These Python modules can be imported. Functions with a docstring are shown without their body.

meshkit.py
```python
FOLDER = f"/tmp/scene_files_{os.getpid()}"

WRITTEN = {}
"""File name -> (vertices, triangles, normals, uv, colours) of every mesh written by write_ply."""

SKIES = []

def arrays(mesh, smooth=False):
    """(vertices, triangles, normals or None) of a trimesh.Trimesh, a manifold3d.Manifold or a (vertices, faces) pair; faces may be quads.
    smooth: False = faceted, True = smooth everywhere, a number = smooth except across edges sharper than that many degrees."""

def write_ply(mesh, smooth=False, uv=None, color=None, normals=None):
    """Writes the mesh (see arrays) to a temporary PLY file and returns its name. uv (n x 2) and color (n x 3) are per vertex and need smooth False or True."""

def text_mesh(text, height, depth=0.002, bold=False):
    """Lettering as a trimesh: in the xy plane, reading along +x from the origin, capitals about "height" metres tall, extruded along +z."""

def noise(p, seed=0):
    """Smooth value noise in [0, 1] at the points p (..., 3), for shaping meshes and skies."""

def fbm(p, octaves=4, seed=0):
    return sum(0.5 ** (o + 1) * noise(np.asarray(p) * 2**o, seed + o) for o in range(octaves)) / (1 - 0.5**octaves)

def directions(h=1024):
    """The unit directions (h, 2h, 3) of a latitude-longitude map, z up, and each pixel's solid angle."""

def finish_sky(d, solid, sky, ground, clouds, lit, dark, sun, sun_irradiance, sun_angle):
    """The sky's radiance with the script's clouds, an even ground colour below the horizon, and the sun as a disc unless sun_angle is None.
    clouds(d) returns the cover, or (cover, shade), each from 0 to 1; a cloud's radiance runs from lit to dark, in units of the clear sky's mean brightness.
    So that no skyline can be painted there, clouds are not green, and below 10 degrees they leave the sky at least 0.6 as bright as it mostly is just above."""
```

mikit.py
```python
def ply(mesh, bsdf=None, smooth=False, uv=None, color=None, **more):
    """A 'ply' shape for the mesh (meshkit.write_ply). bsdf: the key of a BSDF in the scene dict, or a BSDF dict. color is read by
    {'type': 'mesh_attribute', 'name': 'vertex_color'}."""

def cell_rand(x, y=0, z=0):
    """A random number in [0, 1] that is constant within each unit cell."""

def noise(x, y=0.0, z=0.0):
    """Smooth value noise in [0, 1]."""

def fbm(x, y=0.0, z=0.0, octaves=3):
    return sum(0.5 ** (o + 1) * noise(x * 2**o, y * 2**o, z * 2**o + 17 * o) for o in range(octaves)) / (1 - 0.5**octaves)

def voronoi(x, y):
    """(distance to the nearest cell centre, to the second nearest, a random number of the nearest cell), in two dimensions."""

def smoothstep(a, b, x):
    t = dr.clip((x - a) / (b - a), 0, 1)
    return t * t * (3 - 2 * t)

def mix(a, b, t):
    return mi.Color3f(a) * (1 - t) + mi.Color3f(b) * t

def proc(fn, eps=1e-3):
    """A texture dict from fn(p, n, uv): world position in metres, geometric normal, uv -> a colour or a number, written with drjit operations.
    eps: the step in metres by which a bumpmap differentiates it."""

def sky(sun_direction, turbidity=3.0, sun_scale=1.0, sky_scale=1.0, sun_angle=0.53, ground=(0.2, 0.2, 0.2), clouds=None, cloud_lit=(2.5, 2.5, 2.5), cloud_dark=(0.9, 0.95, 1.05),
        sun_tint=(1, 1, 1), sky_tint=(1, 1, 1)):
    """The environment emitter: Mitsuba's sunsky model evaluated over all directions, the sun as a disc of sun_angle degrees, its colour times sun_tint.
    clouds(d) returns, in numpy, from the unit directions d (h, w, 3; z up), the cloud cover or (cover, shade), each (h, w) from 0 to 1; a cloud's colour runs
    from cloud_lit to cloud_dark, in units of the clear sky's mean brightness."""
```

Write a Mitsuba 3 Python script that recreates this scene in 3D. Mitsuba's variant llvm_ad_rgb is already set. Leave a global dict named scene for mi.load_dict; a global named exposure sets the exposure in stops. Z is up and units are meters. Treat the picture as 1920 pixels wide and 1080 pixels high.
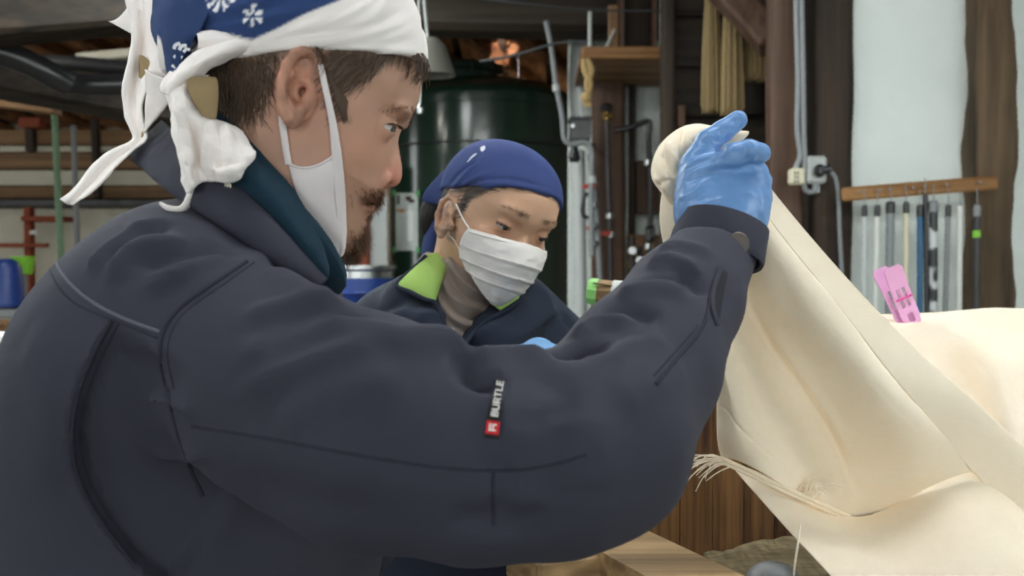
import math, random
import numpy as np
import trimesh
import shapely
import mitsuba as mi
import drjit as dr
import mikit
import meshkit
from scipy.interpolate import RectBivariateSpline, CubicSpline, RBFInterpolator
from scipy.spatial import cKDTree

rng = np.random.default_rng(7)
random.seed(7)
T = mi.ScalarTransform4f
scene, labels = {}, {}

# ---------------------------------------------------------------- camera, light, exposure
FOC = 960 / math.tan(math.radians(25.0))
CAM = np.array([0.0, 0.0, 1.45])
PITCH = math.atan(60 / FOC)
FWD = np.array([0, math.cos(PITCH), -math.sin(PITCH)])
DWN = np.array([0, -math.sin(PITCH), -math.cos(PITCH)])
RGT = np.array([1.0, 0, 0])
exposure = 0.25
scene['camera'] = {'type': 'thinlens', 'fov': 50.0, 'fov_axis': 'x', 'aperture_radius': 0.0022, 'focus_distance': 1.15,
                   'near_clip': 0.05, 'far_clip': 60.0,
                   'to_world': T().look_at(origin=CAM.tolist(), target=(CAM + FWD).tolist(), up=[0, 0, 1])}


def emit(r, g, b, k=1.0):
    return {'type': 'area', 'radiance': {'type': 'rgb', 'value': [r * k, g * k, b * k]}}


WINDOW_LIGHT = emit(0.95, 1.0, 1.0, 4.6)
TUBE_LIGHT = emit(0.97, 0.99, 0.98, 30.0)
FAR_TUBE_LIGHT = emit(1.0, 0.97, 0.90, 34.0)
# ---------------------------------------------------------------- helpers
def P(u, v, d):
    """The point at depth d (metres along the viewing axis) that the photograph shows at (u, v)."""
    return CAM + d * (FWD + RGT * ((u - 960) / FOC) + DWN * ((v - 540) / FOC))


def PP(rows):
    return np.array([P(*r) for r in rows])


def proj(p):
    q = np.asarray(p) - CAM
    d = q @ FWD
    return np.stack([960 + FOC * (q @ RGT) / d, 540 + FOC * (q @ DWN) / d, d], -1)


def numbered(name):
    taken = lambda n: n in scene or n in labels or any(k.startswith(n + '__') for k in scene)
    if not taken(name):
        return name
    k = 1
    while taken(f'{name}_{k:03d}'):
        k += 1
    return f'{name}_{k:03d}'


def thing(name, label, cat, group=None):
    key = numbered(name)
    labels[key] = {'label': label, 'category': cat}
    if group:
        labels[key]['group'] = group
    return key


def part(parent, name, mesh, bsdf, smooth=30, color=None, label=None, **kw):
    key = numbered(f'{parent}__{name}')
    scene[key] = mikit.ply(mesh, bsdf, smooth if color is None else (True if smooth else False), color=color, **kw)
    if label:
        labels[key] = {'label': label}
    return key


def solid(name, mesh, bsdf, label, cat, smooth=30, color=None, group=None, **kw):
    key = numbered(name)
    scene[key] = mikit.ply(mesh, bsdf, smooth if color is None else (True if smooth else False), color=color, **kw)
    labels[key] = {'label': label, 'category': cat}
    if group:
        labels[key]['group'] = group
    return key


def struct(name, mesh, bsdf, label=None, smooth=False, **kw):
    scene[name] = mikit.ply(mesh, bsdf, smooth, **kw)
    labels[name] = {'kind': 'structure'}
    if label:
        labels[name]['label'] = label
    return name


def cat_(ms):
    return trimesh.util.concatenate(ms)


def frame(z, hint=(0, 0, 1)):
    z = np.asarray(z, float) / np.linalg.norm(z)
    h = np.asarray(hint, float)
    if abs(h @ z) > 0.95:
        h = np.array([1.0, 0, 0]) if abs(z[0]) < 0.9 else np.array([0, 1.0, 0])
    x = h - (h @ z) * z
    x /= np.linalg.norm(x)
    return np.stack([x, np.cross(z, x), z], 1)


def rbox(size, bevel=0.004):
    """A box with chamfered edges, centred."""
    s = np.asarray(size, float) / 2
    b = min(bevel, 0.45 * s.min() * 2)
    pts = []
    for sx in (-1, 1):
        for sy in (-1, 1):
            for sz in (-1, 1):
                c = np.array([sx, sy, sz]) * s
                for k in range(3):
                    q = c - np.array([sx, sy, sz]) * b
                    q[k] = c[k]
                    pts.append(q)
    return trimesh.convex.convex_hull(np.array(pts))


def box_at(c, size, bevel=0.004, rot=None):
    m = rbox(size, bevel)
    if rot is not None:
        m.vertices = m.vertices @ np.asarray(rot).T
    m.apply_translation(c)
    return m


def bar(a, b, w, h, hint=(0, 0, 1), bevel=0.006):
    """A squared timber from a to b; h is its height along the hint, w across."""
    a, b = np.asarray(a, float), np.asarray(b, float)
    m = rbox((h, w, np.linalg.norm(b - a)), bevel)
    m.vertices = m.vertices @ frame(b - a, hint).T
    m.apply_translation((a + b) / 2)
    return m


def spline(pts, n, closed=False):
    pts = np.asarray(pts, float)
    if closed:
        pts = np.vstack([pts, pts[:1]])
    t = np.concatenate([[0], np.cumsum(np.maximum(np.linalg.norm(np.diff(pts[:, :3], axis=0), axis=1), 1e-9))])
    if len(pts) == 2:
        s = np.linspace(0, 1, n)[:, None]
        return pts[0] * (1 - s) + pts[1] * s
    cs = CubicSpline(t, pts, bc_type='periodic' if closed else 'natural')
    return cs(np.linspace(0, t[-1], n, endpoint=not closed))


def tube(pts, r, n=None, sides=10, closed=False, flat=None, hint=(0, 0, 1), smooth=True):
    """A tube along the points; r a number or one per point; flat = (scale across, along the hint)."""
    pts = np.asarray(pts, float)
    r = np.broadcast_to(np.asarray(r, float), (len(pts),))
    if smooth and len(pts) > 2 or closed:
        n = n or max(8, 6 * len(pts))
        q = spline(np.column_stack([pts, r]), n, closed)
        pts, r = q[:, :3], np.maximum(q[:, 3], 1e-5)
    k = len(pts)
    tan = np.gradient(pts, axis=0) if not closed else np.roll(pts, -1, 0) - np.roll(pts, 1, 0)
    tan /= np.linalg.norm(tan, axis=1, keepdims=True) + 1e-12
    fr = frame(tan[0], hint)
    x = fr[:, 0]
    rings = []
    ang = np.linspace(0, 2 * math.pi, sides, endpoint=False)
    fx, fy = flat or (1, 1)
    for i in range(k):
        x = x - (x @ tan[i]) * tan[i]
        x /= np.linalg.norm(x) + 1e-12
        y = np.cross(tan[i], x)
        rings.append(pts[i] + r[i] * (np.cos(ang)[:, None] * x * fy + np.sin(ang)[:, None] * y * fx))
    v = np.vstack(rings)
    f = []
    m = k if closed else k - 1
    i, j = np.meshgrid(np.arange(m), np.arange(sides), indexing='ij')
    i, j = i.ravel(), j.ravel()
    a, b = i * sides + j, i * sides + (j + 1) % sides
    c, d = ((i + 1) % k) * sides + (j + 1) % sides, ((i + 1) % k) * sides + j
    f = np.vstack([np.stack([a, b, c], 1), np.stack([a, c, d], 1)])
    if not closed:
        v = np.vstack([v, pts[0], pts[-1]])
        jj = np.arange(sides)
        f = np.vstack([f, np.stack([(jj + 1) % sides, jj, np.full(sides, k * sides)], 1),
                       np.stack([(k - 1) * sides + jj, (k - 1) * sides + (jj + 1) % sides, np.full(sides, k * sides + 1)], 1)])
    return trimesh.Trimesh(v, f, process=False)


def lathe(profile, c=(0, 0, 0), axis=(0, 0, 1), sides=48):
    """Profile (r, h) pairs turned about an axis through c."""
    pr = np.asarray(profile, float)
    ang = np.linspace(0, 2 * math.pi, sides, endpoint=False)
    v = np.stack([pr[:, None, 0] * np.cos(ang), pr[:, None, 0] * np.sin(ang), np.repeat(pr[:, 1:2], sides, 1)], -1).reshape(-1, 3)
    k = len(pr)
    i, j = np.meshgrid(np.arange(k - 1), np.arange(sides), indexing='ij')
    i, j = i.ravel(), j.ravel()
    a, b, d, e = i * sides + j, i * sides + (j + 1) % sides, (i + 1) * sides + (j + 1) % sides, (i + 1) * sides + j
    f = np.vstack([np.stack([a, b, d], 1), np.stack([a, d, e], 1)])
    m = trimesh.Trimesh(v, f, process=False)
    m.vertices = m.vertices @ frame(axis).T + np.asarray(c)
    return m


def cyl(a, b, r, sides=16):
    a, b = np.asarray(a, float), np.asarray(b, float)
    L = np.linalg.norm(b - a)
    e = min(0.15 * r, 0.1 * L)
    return lathe([(0, 0), (r - e, 0), (r, e), (r, L - e), (r - e, L), (0, L)], a, b - a, sides)


def grid_faces(m, n):
    i, j = np.meshgrid(np.arange(m - 1), np.arange(n - 1), indexing='ij')
    i, j = i.ravel(), j.ravel()
    a, b, c, d = i * n + j, i * n + j + 1, (i + 1) * n + j + 1, (i + 1) * n + j
    return np.vstack([np.stack([a, b, c], 1), np.stack([a, c, d], 1)])


def normals_of(v, f):
    n = np.zeros_like(v)
    fn = np.cross(v[f[:, 1]] - v[f[:, 0]], v[f[:, 2]] - v[f[:, 0]])
    for k in range(3):
        np.add.at(n, f[:, k], fn)
    return n / (np.linalg.norm(n, axis=1, keepdims=True) + 1e-15)


def sheet(ctrl, m=60, n=60, thick=0.001, k=3, disp=None, lines=None):
    """A cloth through a grid of control points (rows, columns, 3), with real thickness."""
    c = np.asarray(ctrl, float)
    r, q = c.shape[:2]
    u, v = np.arange(r), np.arange(q)
    kx, ky = min(k, r - 1), min(k, q - 1)
    uu, vv = np.linspace(u[0], u[-1], m), np.linspace(v[0], v[-1], n)
    g = np.stack([RectBivariateSpline(u, v, c[..., a], kx=kx, ky=ky, s=0)(uu, vv) for a in range(3)], -1).reshape(-1, 3)
    f = grid_faces(m, n)
    nn = normals_of(g, f)
    if disp is not None:
        g = g + nn * disp(g)[:, None]
        nn = normals_of(g, f)
    if lines is not None:                                                 # heights count towards the viewer's side of the cloth
        s = np.sign(np.median(np.einsum('ij,ij->i', nn, CAM - g)))
        g = folds(g, f, [(a, b * s, c) for a, b, c in lines])
    return thicken(g, f, thick, m, n)


def thicken(g, f, thick, m, n):
    nn = normals_of(g, f)
    N = len(g)
    idx = np.arange(N).reshape(m, n)
    rim = np.concatenate([idx[0, :-1], idx[:-1, -1], idx[-1, :0:-1], idx[:0:-1, 0]])
    a, b = rim, np.roll(rim, -1)
    v = np.vstack([g + nn * thick / 2, g - nn * thick / 2])
    ff = np.vstack([f, f[:, ::-1] + N, np.stack([b, a, a + N], 1), np.stack([b, a + N, b + N], 1)])
    return trimesh.Trimesh(v, ff, process=False)


# ---- implicit modelling: blended solids and their surface
def smin(a, b, k):
    h = np.clip(0.5 + 0.5 * (b - a) / k, 0, 1)
    return b * (1 - h) + a * h - k * h * (1 - h)


def smax(a, b, k):
    return -smin(-a, -b, k)


def s_cone(p, a, b, ra, rb):
    a, b = np.asarray(a, float), np.asarray(b, float)
    ab = b - a
    t = np.clip((p - a) @ ab / max(ab @ ab, 1e-12), 0, 1)
    return np.linalg.norm(p - a - t[:, None] * ab, axis=1) - (ra + t * (rb - ra))


def s_ball(p, c, r):
    return np.linalg.norm(p - np.asarray(c), axis=1) - r


def s_ell(p, c, r, R=None):
    """An ellipsoid with radii r along the columns of R."""
    q = p - np.asarray(c)
    if R is not None:
        q = q @ R
    r = np.asarray(r, float)
    k0 = np.linalg.norm(q / r, axis=1)
    k1 = np.linalg.norm(q / (r * r), axis=1)
    return k0 * (k0 - 1) / np.maximum(k1, 1e-9)


def s_box(p, c, half, R=None, rnd=0.0):
    q = p - np.asarray(c)
    if R is not None:
        q = q @ R
    q = np.abs(q) - (np.asarray(half) - rnd)
    return np.linalg.norm(np.maximum(q, 0), axis=1) + np.minimum(q.max(1), 0) - rnd


def chain(p, js, k=0.02, parts=None):
    """Rounded bones through joints (x, y, z, radius), blended."""
    d = None
    for a, b in zip(js[:-1], js[1:]):
        e = s_cone(p, a[:3], b[:3], a[3], b[3])
        d = e if d is None else smin(d, e, k)
    return d


def surface(fn, lo, hi, h, blk=8, lip=1.6):
    """Surface nets of fn(points) < 0 in the box lo..hi with cells of h."""
    lo, hi = np.asarray(lo, float), np.asarray(hi, float)
    nb = np.ceil((hi - lo) / (h * blk)).astype(int)
    n = nb * blk
    F = np.empty(n, np.float32)
    bi = np.stack(np.meshgrid(*[np.arange(k) for k in nb], indexing='ij'), -1).reshape(-1, 3)
    cen = lo + (bi * blk + (blk - 1) / 2) * h
    cv = fn(cen)
    act = np.abs(cv) < lip * h * blk * 0.87 + h
    Fb = F.reshape(nb[0], blk, nb[1], blk, nb[2], blk)
    Fb.transpose(0, 2, 4, 1, 3, 5)[...] = np.where(cv < 0, -1, 1).reshape(nb)[..., None, None, None]
    loc = np.stack(np.meshgrid(*[np.arange(blk)] * 3, indexing='ij'), -1).reshape(-1, 3)
    ab = bi[act]
    for s in range(0, len(ab), 400):
        b = ab[s:s + 400]
        ii = (b[:, None] * blk + loc).reshape(-1, 3)
        F[ii[:, 0], ii[:, 1], ii[:, 2]] = fn(lo + ii * h)
    S = F < 0
    cnt = np.zeros(n - 1, np.int8)
    for dx in (0, 1):
        for dy in (0, 1):
            for dz in (0, 1):
                cnt += S[dx:n[0] - 1 + dx, dy:n[1] - 1 + dy, dz:n[2] - 1 + dz]
    cells = np.argwhere((cnt > 0) & (cnt < 8))
    ids = np.full(n - 1, -1, np.int32)
    ids[tuple(cells.T)] = np.arange(len(cells))
    off = np.array([(a, b, c) for a in (0, 1) for b in (0, 1) for c in (0, 1)])
    val = np.stack([F[tuple((cells + o).T)] for o in off], 1).astype(float)
    acc, num = np.zeros((len(cells), 3)), np.zeros(len(cells))
    for i in range(8):
        for j in range(i + 1, 8):
            if np.abs(off[i] - off[j]).sum() != 1:
                continue
            a, b = val[:, i], val[:, j]
            m = (a < 0) != (b < 0)
            t = np.where(m, a / np.where(m, a - b, 1), 0)
            acc += m[:, None] * (off[i] + t[:, None] * (off[j] - off[i]))
            num += m
    v = lo + (cells + acc / num[:, None]) * h
    faces = []
    for ax in range(3):
        o1, o2 = np.eye(3, dtype=int)[(ax + 1) % 3], np.eye(3, dtype=int)[(ax + 2) % 3]
        sl0 = [slice(1, -1)] * 3
        sl0[ax] = slice(0, -1)
        sl1 = [slice(1, -1)] * 3
        sl1[ax] = slice(1, None)
        s0, s1 = S[tuple(sl0)], S[tuple(sl1)]
        e = np.argwhere(s0 != s1)
        st = np.array([1, 1, 1])
        st[ax] = 0
        c = e + st
        flip = s0[tuple(e.T)]
        q = np.stack([ids[tuple((c - o1 - o2).T)], ids[tuple((c - o2).T)], ids[tuple(c.T)], ids[tuple((c - o1).T)]], 1)
        q = np.where(flip[:, None], q, q[:, ::-1])
        faces += [q[:, [0, 1, 2]], q[:, [0, 2, 3]]]
    f = np.vstack(faces)
    f = f[(f >= 0).all(1)]
    return v, f


def mesh(v, f):
    return trimesh.Trimesh(v, f, process=False)


def seg_dist(p, poly):
    """The distance from each point to a polyline and how far along it (0..1) the nearest point lies."""
    poly = np.asarray(poly, float)
    best, at = np.full(len(p), 9.0), np.zeros(len(p))
    L = np.concatenate([[0], np.cumsum(np.linalg.norm(np.diff(poly, axis=0), axis=1))])
    for i in range(len(poly) - 1):
        ab = poly[i + 1] - poly[i]
        t = np.clip((p - poly[i]) @ ab / max(ab @ ab, 1e-12), 0, 1)
        d = np.linalg.norm(p - poly[i] - t[:, None] * ab, axis=1)
        m = d < best
        best[m] = d[m]
        at[m] = ((L[i] + t * (L[i + 1] - L[i])) / L[-1])[m]
    return best, at


_RAYS = {}


def cast(v, f, pix, n=30):
    """Points on a surface under a line of the photograph: a crease drawn there becomes a line on the surface in space."""
    q = spline([list(x[:2]) + [0] for x in pix], n)[:, :2]
    d = np.array([P(a, b, 1.0) for a, b in q]) - CAM
    if _RAYS.get('v') is not v:
        _RAYS.update(v=v, m=trimesh.Trimesh(v, f, process=False))
    loc, ray, _ = _RAYS['m'].ray.intersects_location(np.tile(CAM, (len(d), 1)), d, multiple_hits=False)
    return loc[np.argsort(ray)]


def folds(v, f, lines):
    """Raises (or sinks) soft folds along lines on the surface: each line (pixels, height, width)."""
    out = np.zeros(len(v))
    for pix, amp, wid in lines:
        pl = cast(v, f, pix, 24)
        if len(pl) < 2:
            continue
        near = np.linalg.norm(v - pl.mean(0), axis=1) < np.linalg.norm(pl - pl.mean(0), axis=1).max() + 4 * wid
        d, t = seg_dist(v[near], pl)
        taper = np.clip(np.minimum(t, 1 - t) / 0.22, 0, 1)
        out[near] += amp * np.exp(-(d / wid) ** 2) * (0.15 + 0.85 * taper * taper * (3 - 2 * taper)) * (d < 4 * wid)
    return v + normals_of(v, f) * out[:, None]


def rotz(a):
    c, s = math.cos(a), math.sin(a)
    return np.array([[c, -s, 0], [s, c, 0], [0, 0, 1]])


def rot(axis, deg):
    return trimesh.transformations.rotation_matrix(math.radians(deg), axis)[:3, :3]


# ---- materials
def rgb(r, g, b):
    """An sRGB colour 0..255 as reflectance."""
    c = np.array([r, g, b], float) / 255
    return [float(x) for x in np.where(c < 0.04045, c / 12.92, ((c + 0.055) / 1.055) ** 2.4)]


def mat(name, color, rough=0.7, spec=0.3, metallic=0.0, **kw):
    c = {'type': 'rgb', 'value': color} if not isinstance(color, dict) else color
    scene[name] = {'type': 'twosided', 'bsdf': {'type': 'principled', 'base_color': c, 'roughness': rough, 'specular': spec, 'metallic': metallic, **kw}}
    return name


def wood(c1, c2, axis, sc=1.0):
    """Streaky timber with the grain along an axis."""
    c1, c2 = rgb(*c1), rgb(*c2)
    st = [38.0 * sc, 38.0 * sc, 38.0 * sc]
    st['xyz'.index(axis)] = 1.6 * sc

    def fn(p, n, uv):
        a = mikit.fbm(p.x * st[0], p.y * st[1], p.z * st[2], 3)
        b = mikit.fbm(p.x * st[0] * 0.23 + 5, p.y * st[1] * 0.23, p.z * st[2] * 0.23, 2)
        return mikit.mix(c1, c2, dr.clip((a - 0.5) * 1.6 + (b - 0.5) * 1.0 + 0.5, 0, 1))
    return mikit.proc(fn)


def vcol():
    return {'type': 'mesh_attribute', 'name': 'vertex_color'}
# ---------------------------------------------------------------- materials of the room
mat('dark_timber', wood((30, 25, 20), (66, 52, 40), 'z'), 0.65)
mat('dark_timber_across', wood((30, 26, 22), (60, 50, 40), 'x'), 0.65)
mat('brown_timber', wood((58, 40, 32), (100, 76, 60), 'z'), 0.6)
mat('post_timber', wood((48, 39, 30), (104, 86, 66), 'z'), 0.8)
mat('rail_timber', wood((120, 82, 48), (176, 132, 84), 'x'), 0.6)
mat('roof_board', wood((110, 76, 48), (172, 126, 86), 'y', 0.7), 0.7)
mat('rafter', wood((78, 52, 34), (130, 90, 58), 'y', 0.7), 0.7)
mat('tub_stave', wood((58, 36, 22), (132, 96, 60), 'z', 4.5), 0.5)
mat('pale_wood', wood((112, 88, 60), (180, 150, 108), 'x', 1.6), 0.6)
mat('pale_wood_end', wood((100, 78, 54), (190, 160, 118), 'z', 2.4), 0.6)
mat('shelf_wood', wood((100, 74, 50), (146, 112, 78), 'x', 0.8), 0.6)
mat('dark_ceiling', wood((30, 29, 27), (56, 52, 46), 'x', 0.5), 0.8)


def plaster_fn(p, n, uv):
    a = mikit.fbm(p.x * 2.2, p.y * 2.2, p.z * 1.6, 3)
    b = mikit.fbm(p.x * 14, p.y * 14, p.z * 10, 2)
    return mikit.mix(rgb(222, 232, 226), rgb(240, 246, 241), dr.clip(a * 1.3 - 0.15 + (b - 0.5) * 0.3, 0, 1))


mat('plaster', mikit.proc(plaster_fn), 0.9, 0.1)


def concrete_fn(p, n, uv):
    return mikit.mix(rgb(92, 88, 82), rgb(128, 124, 116), mikit.fbm(p.x * 3, p.y * 3, p.z * 3, 4))


mat('concrete', mikit.proc(concrete_fn), 0.7, 0.2)
mat('far_wall', rgb(160, 152, 138), 0.9, 0.1)
mat('cream_board', rgb(196, 190, 172), 0.8, 0.2)
mat('black_metal', rgb(38, 38, 40), 0.35, 0.5)
mat('grey_metal', rgb(126, 130, 132), 0.45, 0.5)
mat('pale_grey', rgb(186, 190, 188), 0.5, 0.4)
mat('white_plastic', rgb(214, 216, 210), 0.45, 0.4)
mat('cream_plastic', rgb(214, 208, 180), 0.45, 0.4)
mat('red_plastic', rgb(176, 52, 36), 0.45, 0.4)
mat('green_paint', rgb(112, 140, 112), 0.6, 0.3)
mat('blue_plastic_and_reflection', rgb(30, 56, 122), 0.4, 0.5)  # blue of the plastic tubs, also the painted reflection on the vat
mat('lime_plastic', rgb(130, 196, 60), 0.45, 0.4)
mat('brass', rgb(150, 120, 66), 0.35, 0.5, 0.8)
mat('steel', rgb(190, 192, 192), 0.28, 0.5, 1.0)
mat('rust', rgb(136, 70, 50), 0.75, 0.2)
mat('straw', rgb(148, 128, 92), 0.85, 0.15)
mat('rope', rgb(176, 150, 104), 0.85, 0.15)
mat('tank_green', rgb(24, 48, 37), 0.16, 0.6, clearcoat=0.6, clearcoat_gloss=0.93)
mat('dark_wicker', rgb(42, 37, 33), 0.8, 0.2)


def pxbox(u0, v0, u1, v1, d, thick, bevel=0.004):
    """A board facing the room, d metres deep at its front."""
    dd = d + thick / 2
    c = P((u0 + u1) / 2, (v0 + v1) / 2, dd)
    return box_at(c, (abs(u1 - u0) * d / FOC, thick, abs(v1 - v0) * d / FOC), bevel)


def pxbar(a, b, wpx, depth=None, bevel=0.006, hint=(0, 1, 0)):
    a, b = list(a), list(b)
    w = wpx * (a[2] + b[2]) / 2 / FOC
    return bar(P(*a), P(*b), w, depth or w, hint, bevel)


def rough(m, amp, sc, seed=0, levels=2):
    """Hand-hewn unevenness."""
    m = m.copy()
    for _ in range(levels):
        m = m.subdivide()
    n = meshkit.fbm(m.vertices * sc, 3, seed) - 0.5
    m.vertices = m.vertices + m.vertex_normals * n[:, None] * amp
    return m


def hewn(u0, u1, v0, v1, d, thick, amp=0.012, seed=0, n=60):
    """An upright timber with uneven sides."""
    a, b = P((u0 + u1) / 2, v0, d + thick / 2), P((u0 + u1) / 2, v1, d + thick / 2)
    w = (u1 - u0) * d / FOC / 2
    t = thick / 2
    ang = np.linspace(0, 2 * math.pi, 24, endpoint=False)
    sq = np.stack([np.sign(np.cos(ang)) * np.abs(np.cos(ang)) ** 0.4, np.sign(np.sin(ang)) * np.abs(np.sin(ang)) ** 0.4], 1)
    z = np.linspace(min(a[2], b[2]), max(a[2], b[2]), n)
    v = np.stack([np.repeat(a[0] + sq[:, 0][None] * w, n, 0), np.repeat(a[1] + sq[:, 1][None] * t, n, 0), np.repeat(z[:, None], 24, 1)], -1).reshape(-1, 3)
    ns = meshkit.fbm(v * [9, 9, 4.5], 3, seed) - 0.5
    c = np.array([a[0], a[1], 0])
    out = (v - c) * [1, 1, 0]
    out /= np.linalg.norm(out, axis=1, keepdims=True)
    v = v + out * ns[:, None] * amp * 2
    i, j = np.meshgrid(np.arange(n - 1), np.arange(24), indexing='ij')
    i, j = i.ravel(), j.ravel()
    q = [i * 24 + j, i * 24 + (j + 1) % 24, (i + 1) * 24 + (j + 1) % 24, (i + 1) * 24 + j]
    f = np.vstack([np.stack([q[0], q[1], q[2]], 1), np.stack([q[0], q[2], q[3]], 1)])
    caps = [np.arange(24), (n - 1) * 24 + np.arange(24)]
    for k, cp in enumerate(caps):
        tri = np.stack([np.full(22, cp[0]), cp[1:-1], cp[2:]], 1)
        f = np.vstack([f, tri[:, ::-1] if k == 0 else tri])
    return trimesh.Trimesh(v, f, process=False)


# ---------------------------------------------------------------- the setting
X0, X1, Y0, Y1 = -6.0, 3.2, -3.2, 10.2
struct('floor', box_at(((X0 + X1) / 2, (Y0 + Y1) / 2, -0.05), (X1 - X0 + 0.4, Y1 - Y0 + 0.4, 0.1), 0.001), 'concrete')
struct('wall_left', box_at((X0 - 0.05, (Y0 + Y1) / 2, 2.1), (0.1, Y1 - Y0, 4.2), 0.001), 'far_wall')
struct('wall_right', box_at((X1 + 0.05, (Y0 + Y1) / 2, 2.1), (0.1, Y1 - Y0, 4.2), 0.001), 'plaster')
struct('wall_front', box_at(((X0 + X1) / 2, Y0 - 0.05, 2.1), (X1 - X0, 0.1, 4.2), 0.001), 'plaster')
struct('wall_back', box_at(((X0 + X1) / 2, Y1 + 0.05, 2.1), (X1 - X0, 0.1, 4.2), 0.001), 'far_wall')
YC = 5.45                                                                # where the low ceiling ends
struct('ceiling_near', box_at(((X0 + X1) / 2, (Y0 + YC) / 2, 2.78), (X1 - X0, YC - Y0, 0.1), 0.001), 'dark_ceiling')
# the sloping roof over the back of the hall: boards and rafters
RY0, RZ0, RY1, RZ1 = 5.4, 3.95, 10.2, 2.62
slope = (RZ1 - RZ0) / (RY1 - RY0)
rs = np.array([0, 1, slope]) / math.hypot(1, slope)
rn = np.array([0, -slope, 1]) / math.hypot(1, slope)
roof = struct('ceiling_back', box_at(((X0 + X1) / 2, (RY0 + RY1) / 2, (RZ0 + RZ1) / 2 + 0.07), (X1 - X0, math.hypot(RY1 - RY0, RZ1 - RZ0), 0.04), 0.001,
                                     np.stack([[1, 0, 0], rs, rn], 1)), 'dark_timber_across')
for k in range(26):
    x = X0 + 0.2 + k * 0.36
    if not -4.6 < x < 2.2:
        continue
    a = np.array([x, RY0, RZ0])
    b = np.array([x + 0.22, RY1, RZ1])
    part('ceiling_back', 'roof_board', bar(a + rn * 0.03, b + rn * 0.03, 0.30, 0.03, rn, 0.004), 'roof_board')
dirn = np.array([0.62, 1, slope])
for k in range(22):
    x = X0 - 1.6 + k * 0.42
    a = np.array([x, RY0, RZ0])
    t1 = min(1, max(0.1, (X1 - 0.05 - x) / (0.62 * (RY1 - RY0))))
    t0 = max(0, (X0 + 0.05 - x) / (0.62 * (RY1 - RY0)))
    b = a + dirn * (RY1 - RY0)
    part('ceiling_back', 'rafter', bar(a + (b - a) * t0 - rn * 0.03, a + (b - a) * t1 - rn * 0.03, 0.07, 0.10, rn, 0.006), 'rafter')
struct('wall_gable', box_at(((X0 + X1) / 2, YC - 0.05, 3.4), (X1 - X0, 0.1, 1.15), 0.001), 'dark_timber_across')
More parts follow.
